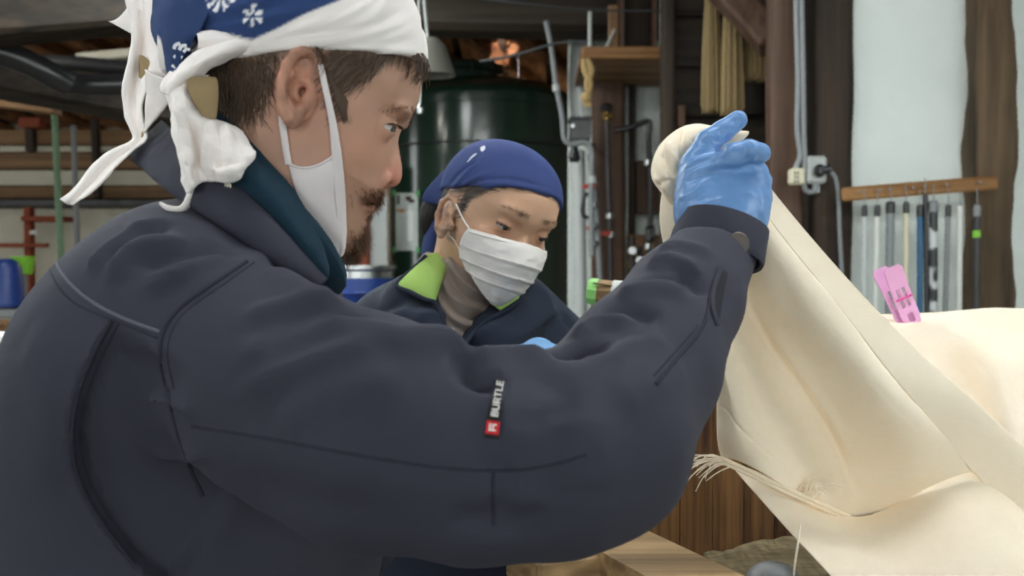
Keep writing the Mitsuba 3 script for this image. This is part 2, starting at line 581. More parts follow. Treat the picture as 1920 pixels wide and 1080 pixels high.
# heavy beam at the end of the low ceiling
struct('trim_1', rough(bar((X0, 5.3, 2.74), (0.75, 5.3, 2.62), 0.24, 0.24, (0, 0, 1), 0.03), 0.05, 1.7, 3, 4), 'dark_timber_across', 'dark rough beam across the hall above the tank', True)

# unseen windows behind the camera and in the left wall, placed to light the room
def unseen_window(n, c, w, h, face, rows=2, cols=2, light=WINDOW_LIGHT):
    ex = np.array([1, 0, 0]) if face == 'y' else np.array([0, 1, 0])
    ny = np.array([0, 1, 0]) if face == 'y' else np.array([1, 0, 0])
    key = f'unseen_window_{n}'
    labels[key] = {'kind': 'structure', 'label': 'unseen frosted panes in a white frame placed to light the room'}
    bars = []
    sz = lambda a, b: tuple(np.abs(ex) * a + np.abs(ny) * 0.06 + np.array([0, 0, 1]) * b)
    for s in (-1, 1):
        bars.append(box_at(np.array(c) + ex * s * w / 2 + ny * 0.02, sz(0.06, h + 0.06), 0.003))
        bars.append(box_at(np.array(c) + np.array([0, 0, s * h / 2]) + ny * 0.02, sz(w, 0.06), 0.003))
    for k in range(1, cols):
        bars.append(box_at(np.array(c) + ex * (k / cols - 0.5) * w + ny * 0.02, sz(0.035, h), 0.003))
    for k in range(1, rows):
        bars.append(box_at(np.array(c) + np.array([0, 0, (k / rows - 0.5) * h]) + ny * 0.02, sz(w, 0.035), 0.003))
    part(key, 'frame', cat_(bars), 'white_plastic')
    v = np.array([np.array(c) + ex * a * w / 2 + np.array([0, 0, b * h / 2]) + ny * 0.012 for a, b in ((-1, -1), (1, -1), (1, 1), (-1, 1))])
    f = np.array([[0, 1, 2], [0, 2, 3]])
    n_ = np.cross(v[1] - v[0], v[2] - v[0])
    if n_ @ ny < 0:
        f = f[:, ::-1]
    scene[f'{key}__pane'] = mikit.ply(mesh(v, f), 'white_plastic', False, emitter=light)


unseen_window(1, (-3.6, Y0, 1.7), 1.3, 1.7, 'y')
unseen_window(2, (-0.9, Y0, 1.75), 1.7, 1.6, 'y')
unseen_window(3, (1.5, Y0, 1.75), 1.7, 1.6, 'y')
unseen_window(4, (X0, 0.2, 1.7), 2.6, 1.7, 'x', 2, 4)
unseen_window(5, (X0, 6.6, 1.9), 1.0, 1.7, 'x', 2, 2)
# unseen ceiling lamps: fluorescent battens out of view, placed to light the scene
WARM_LIGHT = emit(1.0, 0.88, 0.74, 90.0)
HEAD_LIGHT = emit(0.96, 0.99, 1.0, 18.0)
ROOF_LIGHT = emit(0.93, 1.0, 0.98, 8.0)
TUB_LIGHT = emit(0.95, 0.985, 1.0, 31.0)
RIGHT_LIGHT = emit(0.95, 0.985, 1.0, 46.0)
def batten(x, y, z, ang, light, where, L=1.24):
    t = thing('ceiling_lamp', where, 'ceiling lamp')
    R = rotz(ang)
    part(t, 'housing', box_at((x, y, z + 0.045), (L, 0.16, 0.05), 0.008, R), 'white_plastic')
    for s in (-1, 1):
        off = R @ np.array([0, s * 0.045, 0])
        a = np.array([x, y, z]) + off - R @ np.array([L / 2 - 0.03, 0, 0])
        b = np.array([x, y, z]) + off + R @ np.array([L / 2 - 0.03, 0, 0])
        key = numbered(f'{t}__tube')
        scene[key] = mikit.ply(tube([a, b], 0.016, sides=8, smooth=False), 'white_plastic', 30, emitter=light)
        for q in (a, b):
            part(t, 'socket', box_at(q + np.array([0, 0, 0.012]), (0.02, 0.03, 0.05), 0.004, R), 'white_plastic')
    for s in (-1, 1):
        q = np.array([x, y, z]) + R @ np.array([s * 0.4, 0, 0])
        part(t, 'hanger', cyl(q + [0, 0, 0.07], [q[0], q[1], 2.73 if y < YC else 3.0], 0.006, 8), 'grey_metal')
    return t


batten(0.74, 1.24, 2.42, 0.2, TUB_LIGHT, 'unseen twin tube fluorescent lamp hung above the cloth covered tub')  # out of view, placed to brighten the cloths on the tub
batten(2.1, 0.4, 2.50, 0.2, RIGHT_LIGHT, 'unseen twin tube fluorescent lamp hung to the right of the camera')  # out of view, lights the face and cloths from the right
batten(-0.6, 0.75, 2.50, 0.1, HEAD_LIGHT, 'unseen twin tube fluorescent lamp hung above the man')  # out of view, lights the top of the head scarf
batten(-0.2, 2.6, 2.50, 0.1, TUBE_LIGHT, 'unseen twin tube fluorescent lamp hung over the aisle behind the woman')  # out of view, lights the aisle around the woman
batten(-2.6, 4.4, 2.55, 1.2, FAR_TUBE_LIGHT, 'unseen twin tube fluorescent lamp hung over the left aisle')  # out of view, lights the shelves at the far left
# an unseen roof light in the low ceiling, placed for the streak on the tank
labels['unseen_window_6'] = {'kind': 'structure', 'label': 'unseen frosted roof light in the low ceiling'}
rl_d = np.array([-.30, -.954, 0])
rl_s = np.array([-rl_d[1], rl_d[0], 0])
rl_c = np.array([-1.23, 3.4, 2.722])
rl = [rl_c + rl_d * a * 1.75 + rl_s * b * .33 for a, b in ((-1, -1), (1, -1), (1, 1), (-1, 1))]
fc = np.array([[0, 1, 2], [0, 2, 3]])
if np.cross(rl[1] - rl[0], rl[2] - rl[0])[2] > 0:
    fc = fc[:, ::-1]
scene['unseen_window_6__pane'] = mikit.ply(mesh(np.array(rl), fc), 'white_plastic', False, emitter=ROOF_LIGHT)
part('unseen_window_6', 'frame', cat_([bar(rl[i], rl[(i + 1) % 4], .05, .05, (0, 0, 1), .004) for i in range(4)]), 'white_plastic')
batten(-0.35, 8.35, 2.40, 0.1, WARM_LIGHT, 'unseen twin tube fluorescent lamp hung low behind the green tank')  # hidden by the tank, placed to brighten the roof boards above it
# an unseen spot behind the tank, placed to light a patch of the roof boards
scene['unseen_work_light'] = {'type': 'spot', 'to_world': T().look_at(origin=[0.35, 7.6, 2.2], target=P(940, 92, 8.6).tolist(), up=[0, 0, 1]),
                       'cutoff_angle': 5.5, 'beam_width': 4.5, 'intensity': {'type': 'rgb', 'value': [22.0, 18.5, 18.5]}}
# ---------------------------------------------------------------- right: plaster wall, posts, hung poles
D = 3.3
yw = P(960, 480, D + 0.16)[1]
struct('wall_middle', box_at(((0.95 + X1) / 2, yw + 0.05, 1.35), (X1 - 0.95, 0.1, 2.7), 0.001), 'plaster', 'white plaster wall between dark posts')
struct('trim_2', hewn(1822, 1896, -60, 1800, D, 0.14, 0.022, 4, 120), 'post_timber', 'rough brown post in the white plaster wall right of the hung poles', True)
struct('trim_3', hewn(1512, 1594, -60, 1800, 3.4, 0.16, 0.006, 9), 'dark_timber', 'dark flat post left of the white plaster wall', True)
struct('trim_4', hewn(1440, 1502, -60, 1800, 3.36, 0.10, 0.010, 5), 'brown_timber', 'reddish brown rounded post carrying the grey conduit', True)
rail = thing('hanging_rail', 'reddish wooden rail nailed across the plaster wall with poles hung beneath', 'rail')
part(rail, 'board', pxbar((1578, 365, D - 0.0), (1870, 342, D - 0.03), 26, 0.025), 'rail_timber')
for u in (1612, 1650, 1668, 1712, 1734, 1775, 1838):
    v = 362 - (u - 1578) * 0.079
    part(rail, 'nail', cyl(P(u, v, D - 0.03), P(u, v, D - 0.07), 0.004, 8), 'grey_metal')
poles = [  # u at the top, u at the bottom, v at the top, radius px, material, cap, words
    (1621, 1622, 384, 4.6, 'pale_grey', 'black_metal', 'thin pale grey pole with black cap, leftmost on the rail'),
    (1645, 1640, 384, 5.0, 'white_plastic', 'black_metal', 'thin white pole with black cap, second from the left on the rail'),
    (1670, 1664, 378, 7.5, 'grey_metal', 'black_metal', 'thick grey pole, third from the left on the rail'),
    (1699, 1698, 378, 5.0, 'cream_plastic', 'black_metal', 'thin cream pole with black cap, left of the blue pole'),
    (1725, 1724, 384, 5.5, 'pole_blue', 'black_metal', 'blue pole hung from the wooden rail'),
    (1735, 1739, 364, 4.6, 'black_metal', 'black_metal', 'thin black pole right beside the blue pole'),
    (1750, 1749, 376, 8.0, 'pole_patchy', 'grey_metal', 'pole wound in patchy black and silver tape'),
    (1778, 1767, 384, 4.8, 'grey_metal', 'black_metal', 'thin slanting grey pole right of the taped pole'),
    (1800, 1797, 386, 5.2, 'white_plastic', 'white_plastic', 'white pole hard to see against the plaster, near the rough post'),
    (1832, 1829, 384, 6.0, 'black_metal', 'grey_metal', 'black pole with a green tape band on the rough post'),
]
mat('pole_blue', rgb(44, 92, 128), 0.4, 0.4)


def patchy_fn(p, n, uv):
    return mikit.mix(rgb(40, 42, 44), rgb(200, 204, 204), mikit.smoothstep(0.48, 0.58, mikit.fbm(p.x * 20, p.y * 20, p.z * 18, 2)))


mat('pole_patchy', mikit.proc(patchy_fn), 0.4, 0.5)
for u0, u1, v0, r, m, cap, words in poles:
    t = thing('hung_pole', words, 'pole', 'poles hung along the wooden rail')
    dd = D - 0.05 if u0 < 1815 else D - 0.085
    a, b = P(u0, v0, dd), P(u1, 760, dd)
    ax = (b - a) / np.linalg.norm(b - a)
    rr = r * dd / FOC
    part(t, 'shaft', cyl(a + ax * 0.03, b, rr, 14), m)
    part(t, 'cap', lathe([(0, 0), (rr * 0.8, 0), (rr * 1.15, 0.006), (rr * 1.15, 0.034), (rr * 0.9, 0.036), (0, 0.036)], a, ax, 14), cap)
    top = a - ax * 0.002
    part(t, 'hook', tube([top, top + [0, 0, 0.03], top + [0, 0.005, 0.045]], 0.0016, sides=6), 'grey_metal')
    if u0 > 1815:
        q = P(u0 - 1, 432, dd)
        part(t, 'tape_band', cyl(q, q + ax * 0.022, rr * 1.2, 14), 'lime_plastic', label='green tape band')
# wiring on the posts
dz = 3.30
con = thing('conduit', 'pair of grey conduit pipes running down the brown post to the sockets', 'pipe')
part(con, 'pipe', tube([P(1492, -60, dz), P(1494, 60, dz), P(1496, 180, dz), P(1498, 270, dz), P(1499, 300, dz), P(1493, 312, dz), P(1491, 320, dz)], 0.0085, 40), 'grey_metal')
part(con, 'pipe', tube([P(1502, -60, dz), P(1504, 60, dz), P(1506, 180, dz), P(1508, 280, dz), P(1508, 335, dz), P(1512, 358, dz), P(1524, 360, dz), P(1530, 345, dz)], 0.0085, 60), 'grey_metal')
sk = thing('socket_box', 'small cream socket box on the reddish brown post', 'socket')
part(sk, 'housing', pxbox(1480, 316, 1506, 347, 3.27, 0.05, 0.006), 'cream_plastic')
for v in (324, 332, 340):
    for u in (1490, 1496):
        part(sk, 'slot', pxbox(u - 1, v - 2.5, u + 1, v + 2.5, 3.266, 0.006, 0.0005), 'black_metal')
sw = thing('outlet_plate', 'pale grey outlet plate with a black plug on the dark post', 'outlet')
part(sw, 'plate', pxbox(1510, 293, 1547, 345, 3.36, 0.05, 0.008), 'pale_grey')
part(sw, 'plug', cat_([pxbox(1527, 308, 1546, 332, 3.33, 0.035, 0.01), cyl(P(1540, 320, 3.34), P(1558, 316, 3.34), 0.012, 12)]), 'black_metal')
part(sw, 'gland', cyl(P(1530, 346, 3.37), P(1530, 362, 3.37), 0.012, 12), 'pale_grey')
solid('power_cable', tube([P(1552, 318, 3.345), P(1562, 326, 3.34), P(1570, 350, 3.34), P(1574, 420, 3.34), P(1578, 500, 3.34), P(1580, 760, 3.34)], 0.0065, 60), 'grey_metal',
      'grey cable hanging from the outlet plate down the dark post', 'cable')
# ---------------------------------------------------------------- dark boarded wall with straw bundles
yd = P(960, 480, 4.4)[1]
xl, xr = P(1258, 300, 4.4)[0], P(1480, 300, 4.4)[0]
struct('wall_boarded', box_at(((xl + xr + 0.4) / 2, yd + 0.05, 1.4), (xr - xl + 0.4, 0.06, 2.8), 0.001), 'dark_timber_across', 'dark board wall behind the straw bundles')
for k in range(12):
    z0 = 0.4 + k * 0.2
    part('wall_boarded', 'board', box_at(((xl + xr + 0.4) / 2, yd + 0.008, z0 + 0.1), (xr - xl + 0.38, 0.022 + 0.004 * (k % 3), 0.192), 0.004), 'dark_timber_across')
struct('trim_5', hewn(1240, 1264, -60, 1500, 4.25, 0.10, 0.004, 6), 'dark_timber', 'narrow dark post left of the straw bundles', True)
br = pxbar((1330, -50, 3.75), (1452, 82, 3.6), 56, 0.10, 0.012)
solid('diagonal_brace', rough(br, 0.012, 6, 2, 3), 'brown_timber', 'brown diagonal timber brace above the straw bundles', 'brace', True)


def straw_bundle(u0, u1, v0, v1, d, words, seed):
    t = thing('straw_bundle', words, 'straw bundle', 'straw bundles on the dark wall')
    r_ = np.random.default_rng(seed)
    ms = []
    for k in range(150):
        a = r_.uniform(0, 2 * math.pi)
        q = math.sqrt(r_.uniform(0, 1))
        uc, w = (u0 + u1) / 2, (u1 - u0) / 2 * d / FOC
        top = P(uc, v0, d) + np.array([math.cos(a) * q * w * 0.55, math.sin(a) * q * w * 0.55, 0])
        bot = P(uc, v1 + r_.uniform(-8, 6), d) + np.array([math.cos(a) * q * w * 1.02 + r_.normal(0, 0.003), math.sin(a) * q * w, 0])
        mid = (top + bot) / 2 + np.array([math.cos(a), math.sin(a), 0]) * w * q * 0.12
        ms.append(tube([top, mid, bot], [0.0035, 0.0035, 0.003], 5, 4))
    key = part(t, 'straw', cat_(ms), 'straw', 30)
    labels[key] = {'kind': 'stuff', 'label': 'dry straw stalks'}
    c = P((u0 + u1) / 2, v0 + 24, d)
    w = (u1 - u0) / 2 * d / FOC
    part(t, 'tie', cat_([tube([c + [w * 0.66 * math.cos(a), w * 0.66 * math.sin(a), 0.008 * k] for a in np.linspace(0, 5.6, 8)], 0.006, closed=True, sides=6) for k in (-1, 0, 1)]), 'rope')
    part(t, 'cord', tube([c, c + [0, 0.02, 0.2], P((u0 + u1) / 2 + 4, -120, d + 0.1)], 0.005, sides=6), 'rope')


straw_bundle(1317, 1352, -30, 206, 4.05, 'straw bundle hanging on the dark wall, leftmost of the three', 1)
straw_bundle(1352, 1392, -30, 212, 4.00, 'straw bundle hanging on the dark wall, middle one behind the raised hand', 2)
straw_bundle(1395, 1437, 14, 148, 4.05, 'short straw bundle under the diagonal brace beside the brown post', 3)
bag = lathe([(0, 0), (0.05, 0), (0.06, 0.03), (0.058, 0.10), (0.045, 0.135), (0.052, 0.145), (0, 0.14)], P(1416, 216, 4.33), sides=20)
solid('dark_basket', bag, 'dark_wicker', 'dark round basket hanging beneath the short straw bundle', 'basket')
solid('wall_peg', pxbox(1268, 198, 1284, 240, 4.3, 0.06), 'brown_timber', 'short brown wooden peg board left of the straw bundles', 'peg board')
# ---------------------------------------------------------------- middle: pipework corner left of the dark wall
dm = 5.6
ym = P(960, 480, dm)[1]
xa, xb = P(1066, 300, dm)[0], P(1262, 300, dm)[0]
struct('wall_pipes', box_at(((xa + xb + 0.5) / 2, ym + 0.05, 1.4), (xb - xa + 0.5, 0.08, 2.8), 0.001), 'plaster', 'white plaster wall behind the pipes')
struct('trim_6', hewn(1110, 1172, 128, 1300, 5.35, 0.16, 0.006, 12), 'brown_timber', 'dark brown square post behind the black pipes', True)
struct('trim_7', hewn(1180, 1191, 100, 1200, 5.45, 0.08, 0.002, 13), 'dark_timber', 'thin dark strip beside the white wall', True)
solid('pipe_board', pxbox(1191, 302, 1246, 402, 5.5, 0.05), 'brown_timber', 'upper brown board carrying the black water pipe on the white wall', 'board')
solid('pipe_board', pxbox(1176, 440, 1250, 520, 5.42, 0.05), 'shelf_wood', 'lower tan board behind the black valves', 'board')
# shelf with a cabinet
zs = P(1100, 104, 4.65)[2]
q = [P(1090, 112, 4.65), P(1246, 96, 4.65), P(1240, 150, 5.5), P(1078, 150, 5.5)]
sh = thing('corner_shelf', 'brown wooden shelf board high on the white wall with a dark cabinet on it', 'shelf')
top = np.array([[a[0], a[1], zs + 0.03] for a in q] + [[a[0], a[1], zs] for a in q])
part(sh, 'board', trimesh.convex.convex_hull(top), 'shelf_wood')
part(sh, 'edge_strip', bar(top[0] + [0, -0.01, -0.02], top[1] + [0, -0.01, -0.02], 0.02, 0.05), 'rail_timber')
cb = thing('small_cabinet', 'dark open cabinet standing on the brown wall shelf', 'cabinet')
zc = zs + 0.032
for x0, x1, z0, z1 in ((1163, 1170, 0, 0.36), (1224, 1231, 0, 0.36), (1163, 1231, 0, 0.02), (1163, 1231, 0.34, 0.36)):
    a, b = P(x0, 80, 4.75)[0], P(x1, 80, 4.75)[0]
    part(cb, 'panel', box_at(((a + b) / 2, 4.85, zc + (z0 + z1) / 2), (b - a, 0.2, z1 - z0), 0.002), 'brown_timber')
a, b = P(1163, 80, 4.75)[0], P(1231, 80, 4.75)[0]
part(cb, 'back', box_at(((a + b) / 2, 4.94, zc + 0.18), (b - a - 0.004, 0.02, 0.34), 0.002), 'dark_timber')
solid('leaning_board', pxbar((1150, 95, 4.8), (1150, 10, 4.8), 20, 0.03), 'shelf_wood', 'tan board standing on the shelf left of the cabinet', 'board')
solid('grey_pole', pxbar((1241, 92, 4.72), (1241, -60, 4.72), 8, 0.02), 'pale_grey', 'pale upright strip standing at the right end of the shelf', 'strip')
solid('leaning_stick', tube([P(1132, 98, 4.72), P(1152, 56, 4.75)], 0.006, sides=8, smooth=False), 'pale_grey', 'short pale stick leaning on the shelf', 'stick')
# hanging rope knot
rk = thing('rope_hank', 'knotted straw rope hanging from the front of the wall shelf', 'rope')
part(rk, 'loop', cat_([tube([P(1098 + o, 110, 4.615), P(1104 + o * 1.4, 135, 4.612), P(1103 - o, 160, 4.612), P(1104 + o, 178, 4.612)], [0.010, 0.016, 0.012, 0.012], sides=8) for o in (-4, 3)]), 'rope')
part(rk, 'knot', trimesh.creation.icosphere(2, 0.026).apply_translation(P(1100, 182, 4.612)), 'rope')
part(rk, 'tassel', cat_([tube([P(1100, 182, 4.612), P(1096 + k * 3, 202 - abs(k - 2) * 2, 4.612)], [0.011, 0.008], 4, 6) for k in range(5)]), 'rope')
# plastic sheeting and pale tubes
sheetc = [[P(1084, 28, 5.50), P(1098, 24, 5.52), P(1108, 26, 5.50)], [P(1074, 70, 5.50), P(1088, 70, 5.56), P(1104, 72, 5.50)], [P(1067, 140, 5.50), P(1078, 145, 5.55), P(1092, 142, 5.50)],
          [P(1068, 190, 5.50), P(1078, 195, 5.54), P(1090, 192, 5.50)], [P(1072, 236, 5.50), P(1082, 238, 5.53), P(1094, 235, 5.50)]]
solid('plastic_sheet', sheet(sheetc, 30, 14, 0.002), 'pale_grey', 'pale grey plastic sheet hanging beside the green tank', 'sheet', True)
solid('white_tube', cyl(P(1106, 22, 5.1), P(1106, 108, 5.1), 0.010, 12), 'white_plastic', 'short white tube above the rope hank', 'tube')
solid('white_duct', cyl(P(1085, 282, 5.28), P(1094, 1044, 5.28), 0.030, 20), 'pale_grey', 'pale upright duct right of the green tank', 'duct')
cn = thing('bent_conduit', 'grey conduit bent down and right beside the green tank', 'pipe')
part(cn, 'pipe', tube([P(1024, 40, 5.0), P(1036, 105, 5.0), P(1043, 160, 5.0), P(1056, 240, 5.0), P(1062, 266, 5.0), P(1068, 270, 5.0), P(1100, 268, 5.0), P(1106, 274, 5.0), P(1110, 300, 5.0), P(1110, 480, 5.0)], 0.0125, 90), 'grey_metal')
for u, v in ((1042, 158), (1110, 330)):
    part(cn, 'coupling', cyl(P(u, v, 5.0), P(u + 2, v + 14, 5.0), 0.018, 12), 'pale_grey')
part(cn, 'wall_clamp', bar(P(1104, 271, 4.99), P(1104, 271, 5.56), .02, .02, (0, 0, 1), .003), 'grey_metal')
pb = thing('pump_box', 'black box bracket fixed beside the grey conduit', 'box')
part(pb, 'housing', pxbox(1068, 226, 1106, 264, 5.04, 0.12), 'black_metal')
part(pb, 'lid_edge', pxbox(1066, 222, 1108, 228, 5.02, 0.16), 'black_metal')
part(pb, 'bolt', cyl(P(1074, 236, 5.05), P(1074, 236, 5.0), 0.010, 10), 'steel')
solid('lamp_holder', lathe([(0, 0), (0.02, 0), (0.028, 0.02), (0.02, 0.05), (0.012, 0.08), (0, 0.08)], P(1077, 304, 5.06), sides=16), 'black_metal', 'small black lamp holder under the conduit bend', 'lamp holder')
# black water pipes with valves
def valve(parent, u, v, d, lever=None):
    part(parent, 'valve_body', cat_([cyl(P(u, v - 6, d), P(u, v + 6, d), 0.020, 14), cyl(P(u - 5, v, d), P(u + 5, v, d), 0.016, 12)]), 'steel')
    if lever:
        part(parent, 'lever', bar(P(u, v - 3, d - 0.03), P(u + lever, v - 1, d - 0.03), 0.012, 0.022, (0, 0, 1), 0.003), 'red_plastic', label='red valve lever')


wp = thing('water_pipe', 'black water pipe crossing to the right and down the white wall', 'pipe')
part(wp, 'pipe', tube([P(1152, 244, 5.2), P(1170, 242, 5.2), P(1208, 229, 5.2), P(1217, 228, 5.2), P(1218, 240, 5.2), P(1218, 300, 5.2), P(1217, 480, 5.2)], 0.0135, 70), 'black_metal')
valve(wp, 1215, 305, 5.19)
valve(wp, 1216, 462, 5.19)
part(wp, 'grip', cat_([cyl(P(1218, 424, 5.17), P(1218, 452, 5.17), 0.022, 12), tube([P(1213, 428, 5.15), P(1222, 424, 5.15), P(1224, 445, 5.15)], 0.008, sides=8)]), 'black_metal')
wq = thing('tap_pipe', 'black upright pipe with brass fittings on the brown post', 'pipe')
part(wq, 'pipe', tube([P(1138, 205, 5.25), P(1139, 300, 5.25), P(1142, 400, 5.25), P(1143, 1048, 5.25)], 0.012, 40), 'black_metal')
part(wq, 'fitting', cat_([cyl(P(1130, 217, 5.24), P(1148, 217, 5.24), 0.018, 12), cyl(P(1138, 210, 5.24), P(1138, 226, 5.24), 0.016, 12)]), 'brass')
part(wq, 'top_cap', lathe([(0, 0), (0.03, 0), (0.034, 0.01), (0.02, 0.03), (0, 0.035)], P(1137, 206, 5.22), sides=16), 'black_metal')
valve(wq, 1143, 405, 5.24)
valve(wq, 1146, 440, 5.24, -24)
tp = thing('side_tap', 'grey pipe with a red lever and a black handle left of the brown post', 'tap')
part(tp, 'pipe', tube([P(1106, 290, 5.16), P(1113, 345, 5.16), P(1118, 400, 5.16), P(1120, 1056, 5.16)], 0.014, 30), 'grey_metal')
part(tp, 'handle', tube([P(1112, 366, 5.1), P(1097, 366, 5.1), P(1095, 372, 5.1), P(1096, 406, 5.1), P(1112, 408, 5.1)], 0.0085, 40, sides=8), 'black_metal')
part(tp, 'lever', bar(P(1092, 350, 5.12), P(1118, 348, 5.12), 0.012, 0.02, (0, 0, 1), 0.003), 'red_plastic', label='red lever')
part(tp, 'lever', bar(P(1100, 428, 5.12), P(1114, 428, 5.12), 0.012, 0.018, (0, 0, 1), 0.003), 'red_plastic', label='red lever')
for v in (345, 384, 424, 456):
    part(tp, 'fitting', cyl(P(1114, v - 4, 5.15), P(1115, v + 5, 5.15), 0.021, 12), 'steel')
bv = thing('bench_valves', 'cluster of black and steel valves on a tan board low on the white wall', 'valve')
for u, v in ((1186, 470), (1200, 488), (1238, 474)):
    part(bv, 'pipe', cyl(P(u, v - 26, 5.3), P(u, 1042, 5.3), 0.013, 12), 'black_metal')
    part(bv, 'knob', cyl(P(u, v, 5.28), P(u, v, 5.2), 0.022, 12), 'steel')
# ---------------------------------------------------------------- the green tank
dt, ut = 7.0, 903
rt_ = 172 * dt / FOC
zt = P(ut, 180, dt)[2]
tk = thing('storage_tank', 'tall dark green enamel tank standing behind the woman', 'tank')
tc = P(ut, 480, dt)
prof = [(0, 0.02), (rt_, 0.02), (rt_, zt - 0.06)] + [(rt_ - 0.06 + 0.06 * math.cos(a), zt - 0.06 + 0.06 * math.sin(a)) for a in np.linspace(0.2, 1.35, 6)]
prof += [(rt_ * 0.8, zt + 0.04), (rt_ * 0.55, zt + 0.075), (0, zt + 0.09)]
part(tk, 'shell', lathe(prof, (tc[0], tc[1], 0), sides=120), 'tank_green', 40)
part(tk, 'rim_band', lathe([(rt_ - 0.01, zt - 0.115), (rt_ + 0.012, zt - 0.11), (rt_ + 0.012, zt - 0.07), (rt_ - 0.01, zt - 0.065)], (tc[0], tc[1], 0), sides=120), 'tank_green', 40)
tb = P(868, 480, dt)
part(tk, 'manhole', lathe([(0.0, 0.155), (0.23, 0.145), (0.245, 0.13), (0.245, 0.10), (0.22, 0.09), (0.22, 0.0), (0.0, 0.0)][::-1], (tb[0], tb[1] - 0.08, zt + 0.03), sides=60), 'tank_green', 40)
for a in np.linspace(0, 2 * math.pi, 10, endpoint=False):
    part(tk, 'lid_bolt', cyl([tb[0] + 0.24 * math.cos(a), tb[1] - 0.08 + 0.24 * math.sin(a), zt + 0.12], [tb[0] + 0.24 * math.cos(a), tb[1] - 0.08 + 0.24 * math.sin(a), zt + 0.18], 0.012, 8), 'black_metal')
part(tk, 'cable_band', tube([[tc[0] + (rt_ + 0.012) * math.cos(a), tc[1] + (rt_ + 0.012) * math.sin(a), 2.12] for a in np.linspace(0, 2 * math.pi, 40, endpoint=False)], 0.006, closed=True, n=120, sides=6), 'black_metal')
# notice in a plastic sleeve taped to the tank
mat('paper', rgb(196, 204, 198), 0.3, 0.5)
mat('print_dark', rgb(70, 52, 44), 0.6, 0.2)
mat('print_tan', rgb(168, 124, 84), 0.6, 0.2)
mat('print_white', rgb(240, 244, 240), 0.3, 0.5)
mat('green_tape', rgb(96, 160, 104), 0.5, 0.3)
th = lambda u: math.asin(max(-0.98, min(0.98, (u - ut) * dt / FOC / rt_ * 1.0)))


def on_tank(u0, v0, u1, v1, lift=0.004):
    us = np.linspace(u0, u1, 12)
    r = rt_ + lift
    rows = []
    for v in (v0, (v0 + v1) / 2, v1):
        row = []
        for u in us:
            a = math.asin(max(-0.985, min(0.985, (u - ut) / 172.0)))
            row.append([tc[0] + r * math.sin(a), tc[1] - r * math.cos(a), 1.45 + (480 - v) / FOC * (dt - r * math.cos(a))])
        rows.append(row)
    return sheet(np.array(rows), 6, 20, 0.002, 1)


nt = thing('notice', 'white notice sheet in a clear sleeve taped on the green tank with green tape', 'notice')
part(nt, 'sheet', on_tank(752, 362, 796, 470), 'paper')
for u0, v0, u1, v1, m in ((756, 366, 761, 384, 'print_dark'), (774, 368, 784, 376, 'print_dark'), (780, 374, 790, 380, 'print_dark'), (756, 392, 772, 398, 'print_tan'),
                          (777, 394, 788, 452, 'print_white'), (779, 386, 785, 392, 'print_white')):
    part(nt, 'printed_mark', on_tank(u0, v0, u1, v1, 0.0075), m)
for u, v in ((750, 362), (797, 362), (750, 468), (797, 468)):
    part(nt, 'tape', on_tank(u - 3, v - 5, u + 4, v + 6, 0.011), 'green_tape', label='green tape')
# things low between the man and the tank
solid('partition_screen', pxbox(694, 366, 728, 961, 6.2, 0.06), 'pale_grey', 'tall pale grey screen standing left of the green tank', 'screen')
solid('red_brown_post', pxbox(676, 380, 693, 969, 6.1, 0.10), 'rust', 'reddish brown upright post left of the pale grey screen', 'post')
solid('dark_cupboard', pxbox(600, 300, 678, 1000, 6.6, 0.5), 'dark_timber', 'dark cupboard behind the man\'s chin', 'cupboard')
vt = thing('steel_vat', 'shiny steel vat on the floor in front of the tank, left of the woman\'s shoulder', 'vat')
c = P(676, 500, 5.0)
r = 62 * 5.0 / FOC
part(vt, 'wall', lathe([(r * 0.97, 0.3), (r, 0.32), (r, c[2] - 0.02), (r + 0.012, c[2] - 0.01), (r + 0.012, c[2] + 0.006), (r - 0.008, c[2] + 0.006), (r - 0.008, 0.34), (0, 0.34), (0, 0.3), (r * 0.97, 0.3)], (c[0], c[1], 0), sides=60), 'steel', 40)
part(vt, 'base', lathe([(0, 0), (r * 0.9, 0), (r * 0.9, 0.3), (0, 0.3)], (c[0], c[1], 0), sides=40), 'dark_timber', 40)
part(vt, 'blue_reflection_band', lathe([(r + 0.002, c[2] - 0.24), (r + 0.006, c[2] - 0.24), (r + 0.006, c[2] - 0.05), (r + 0.002, c[2] - 0.05)], (c[0], c[1], 0), sides=60), 'blue_plastic_and_reflection', 40, label='blue band painted as a reflection on the steel')  # blue reflection on the steel, modelled as a coloured band
solid('blue_tub', lathe([(0, 0.55), (0.10, 0.55), (0.13, 0.60), (0.145, 1.32), (0.15, 1.33), (0.135, 1.33), (0.13, 1.31), (0, 1.30)][::1], (P(600, 520, 3.6)[0], P(600, 520, 3.6)[1], 0), sides=40), 'blue_plastic_and_reflection',
      'blue plastic tub just under the man\'s white mask', 'tub', 40)
solid('tub_stand', box_at((P(600, 520, 3.6)[0], P(600, 520, 3.6)[1], 0.275), (0.4, 0.34, 0.55), 0.01), 'dark_timber', 'dark stand carrying the blue plastic tub', 'stand')
mat('dark_cable', rgb(62, 66, 68), .5, .3)
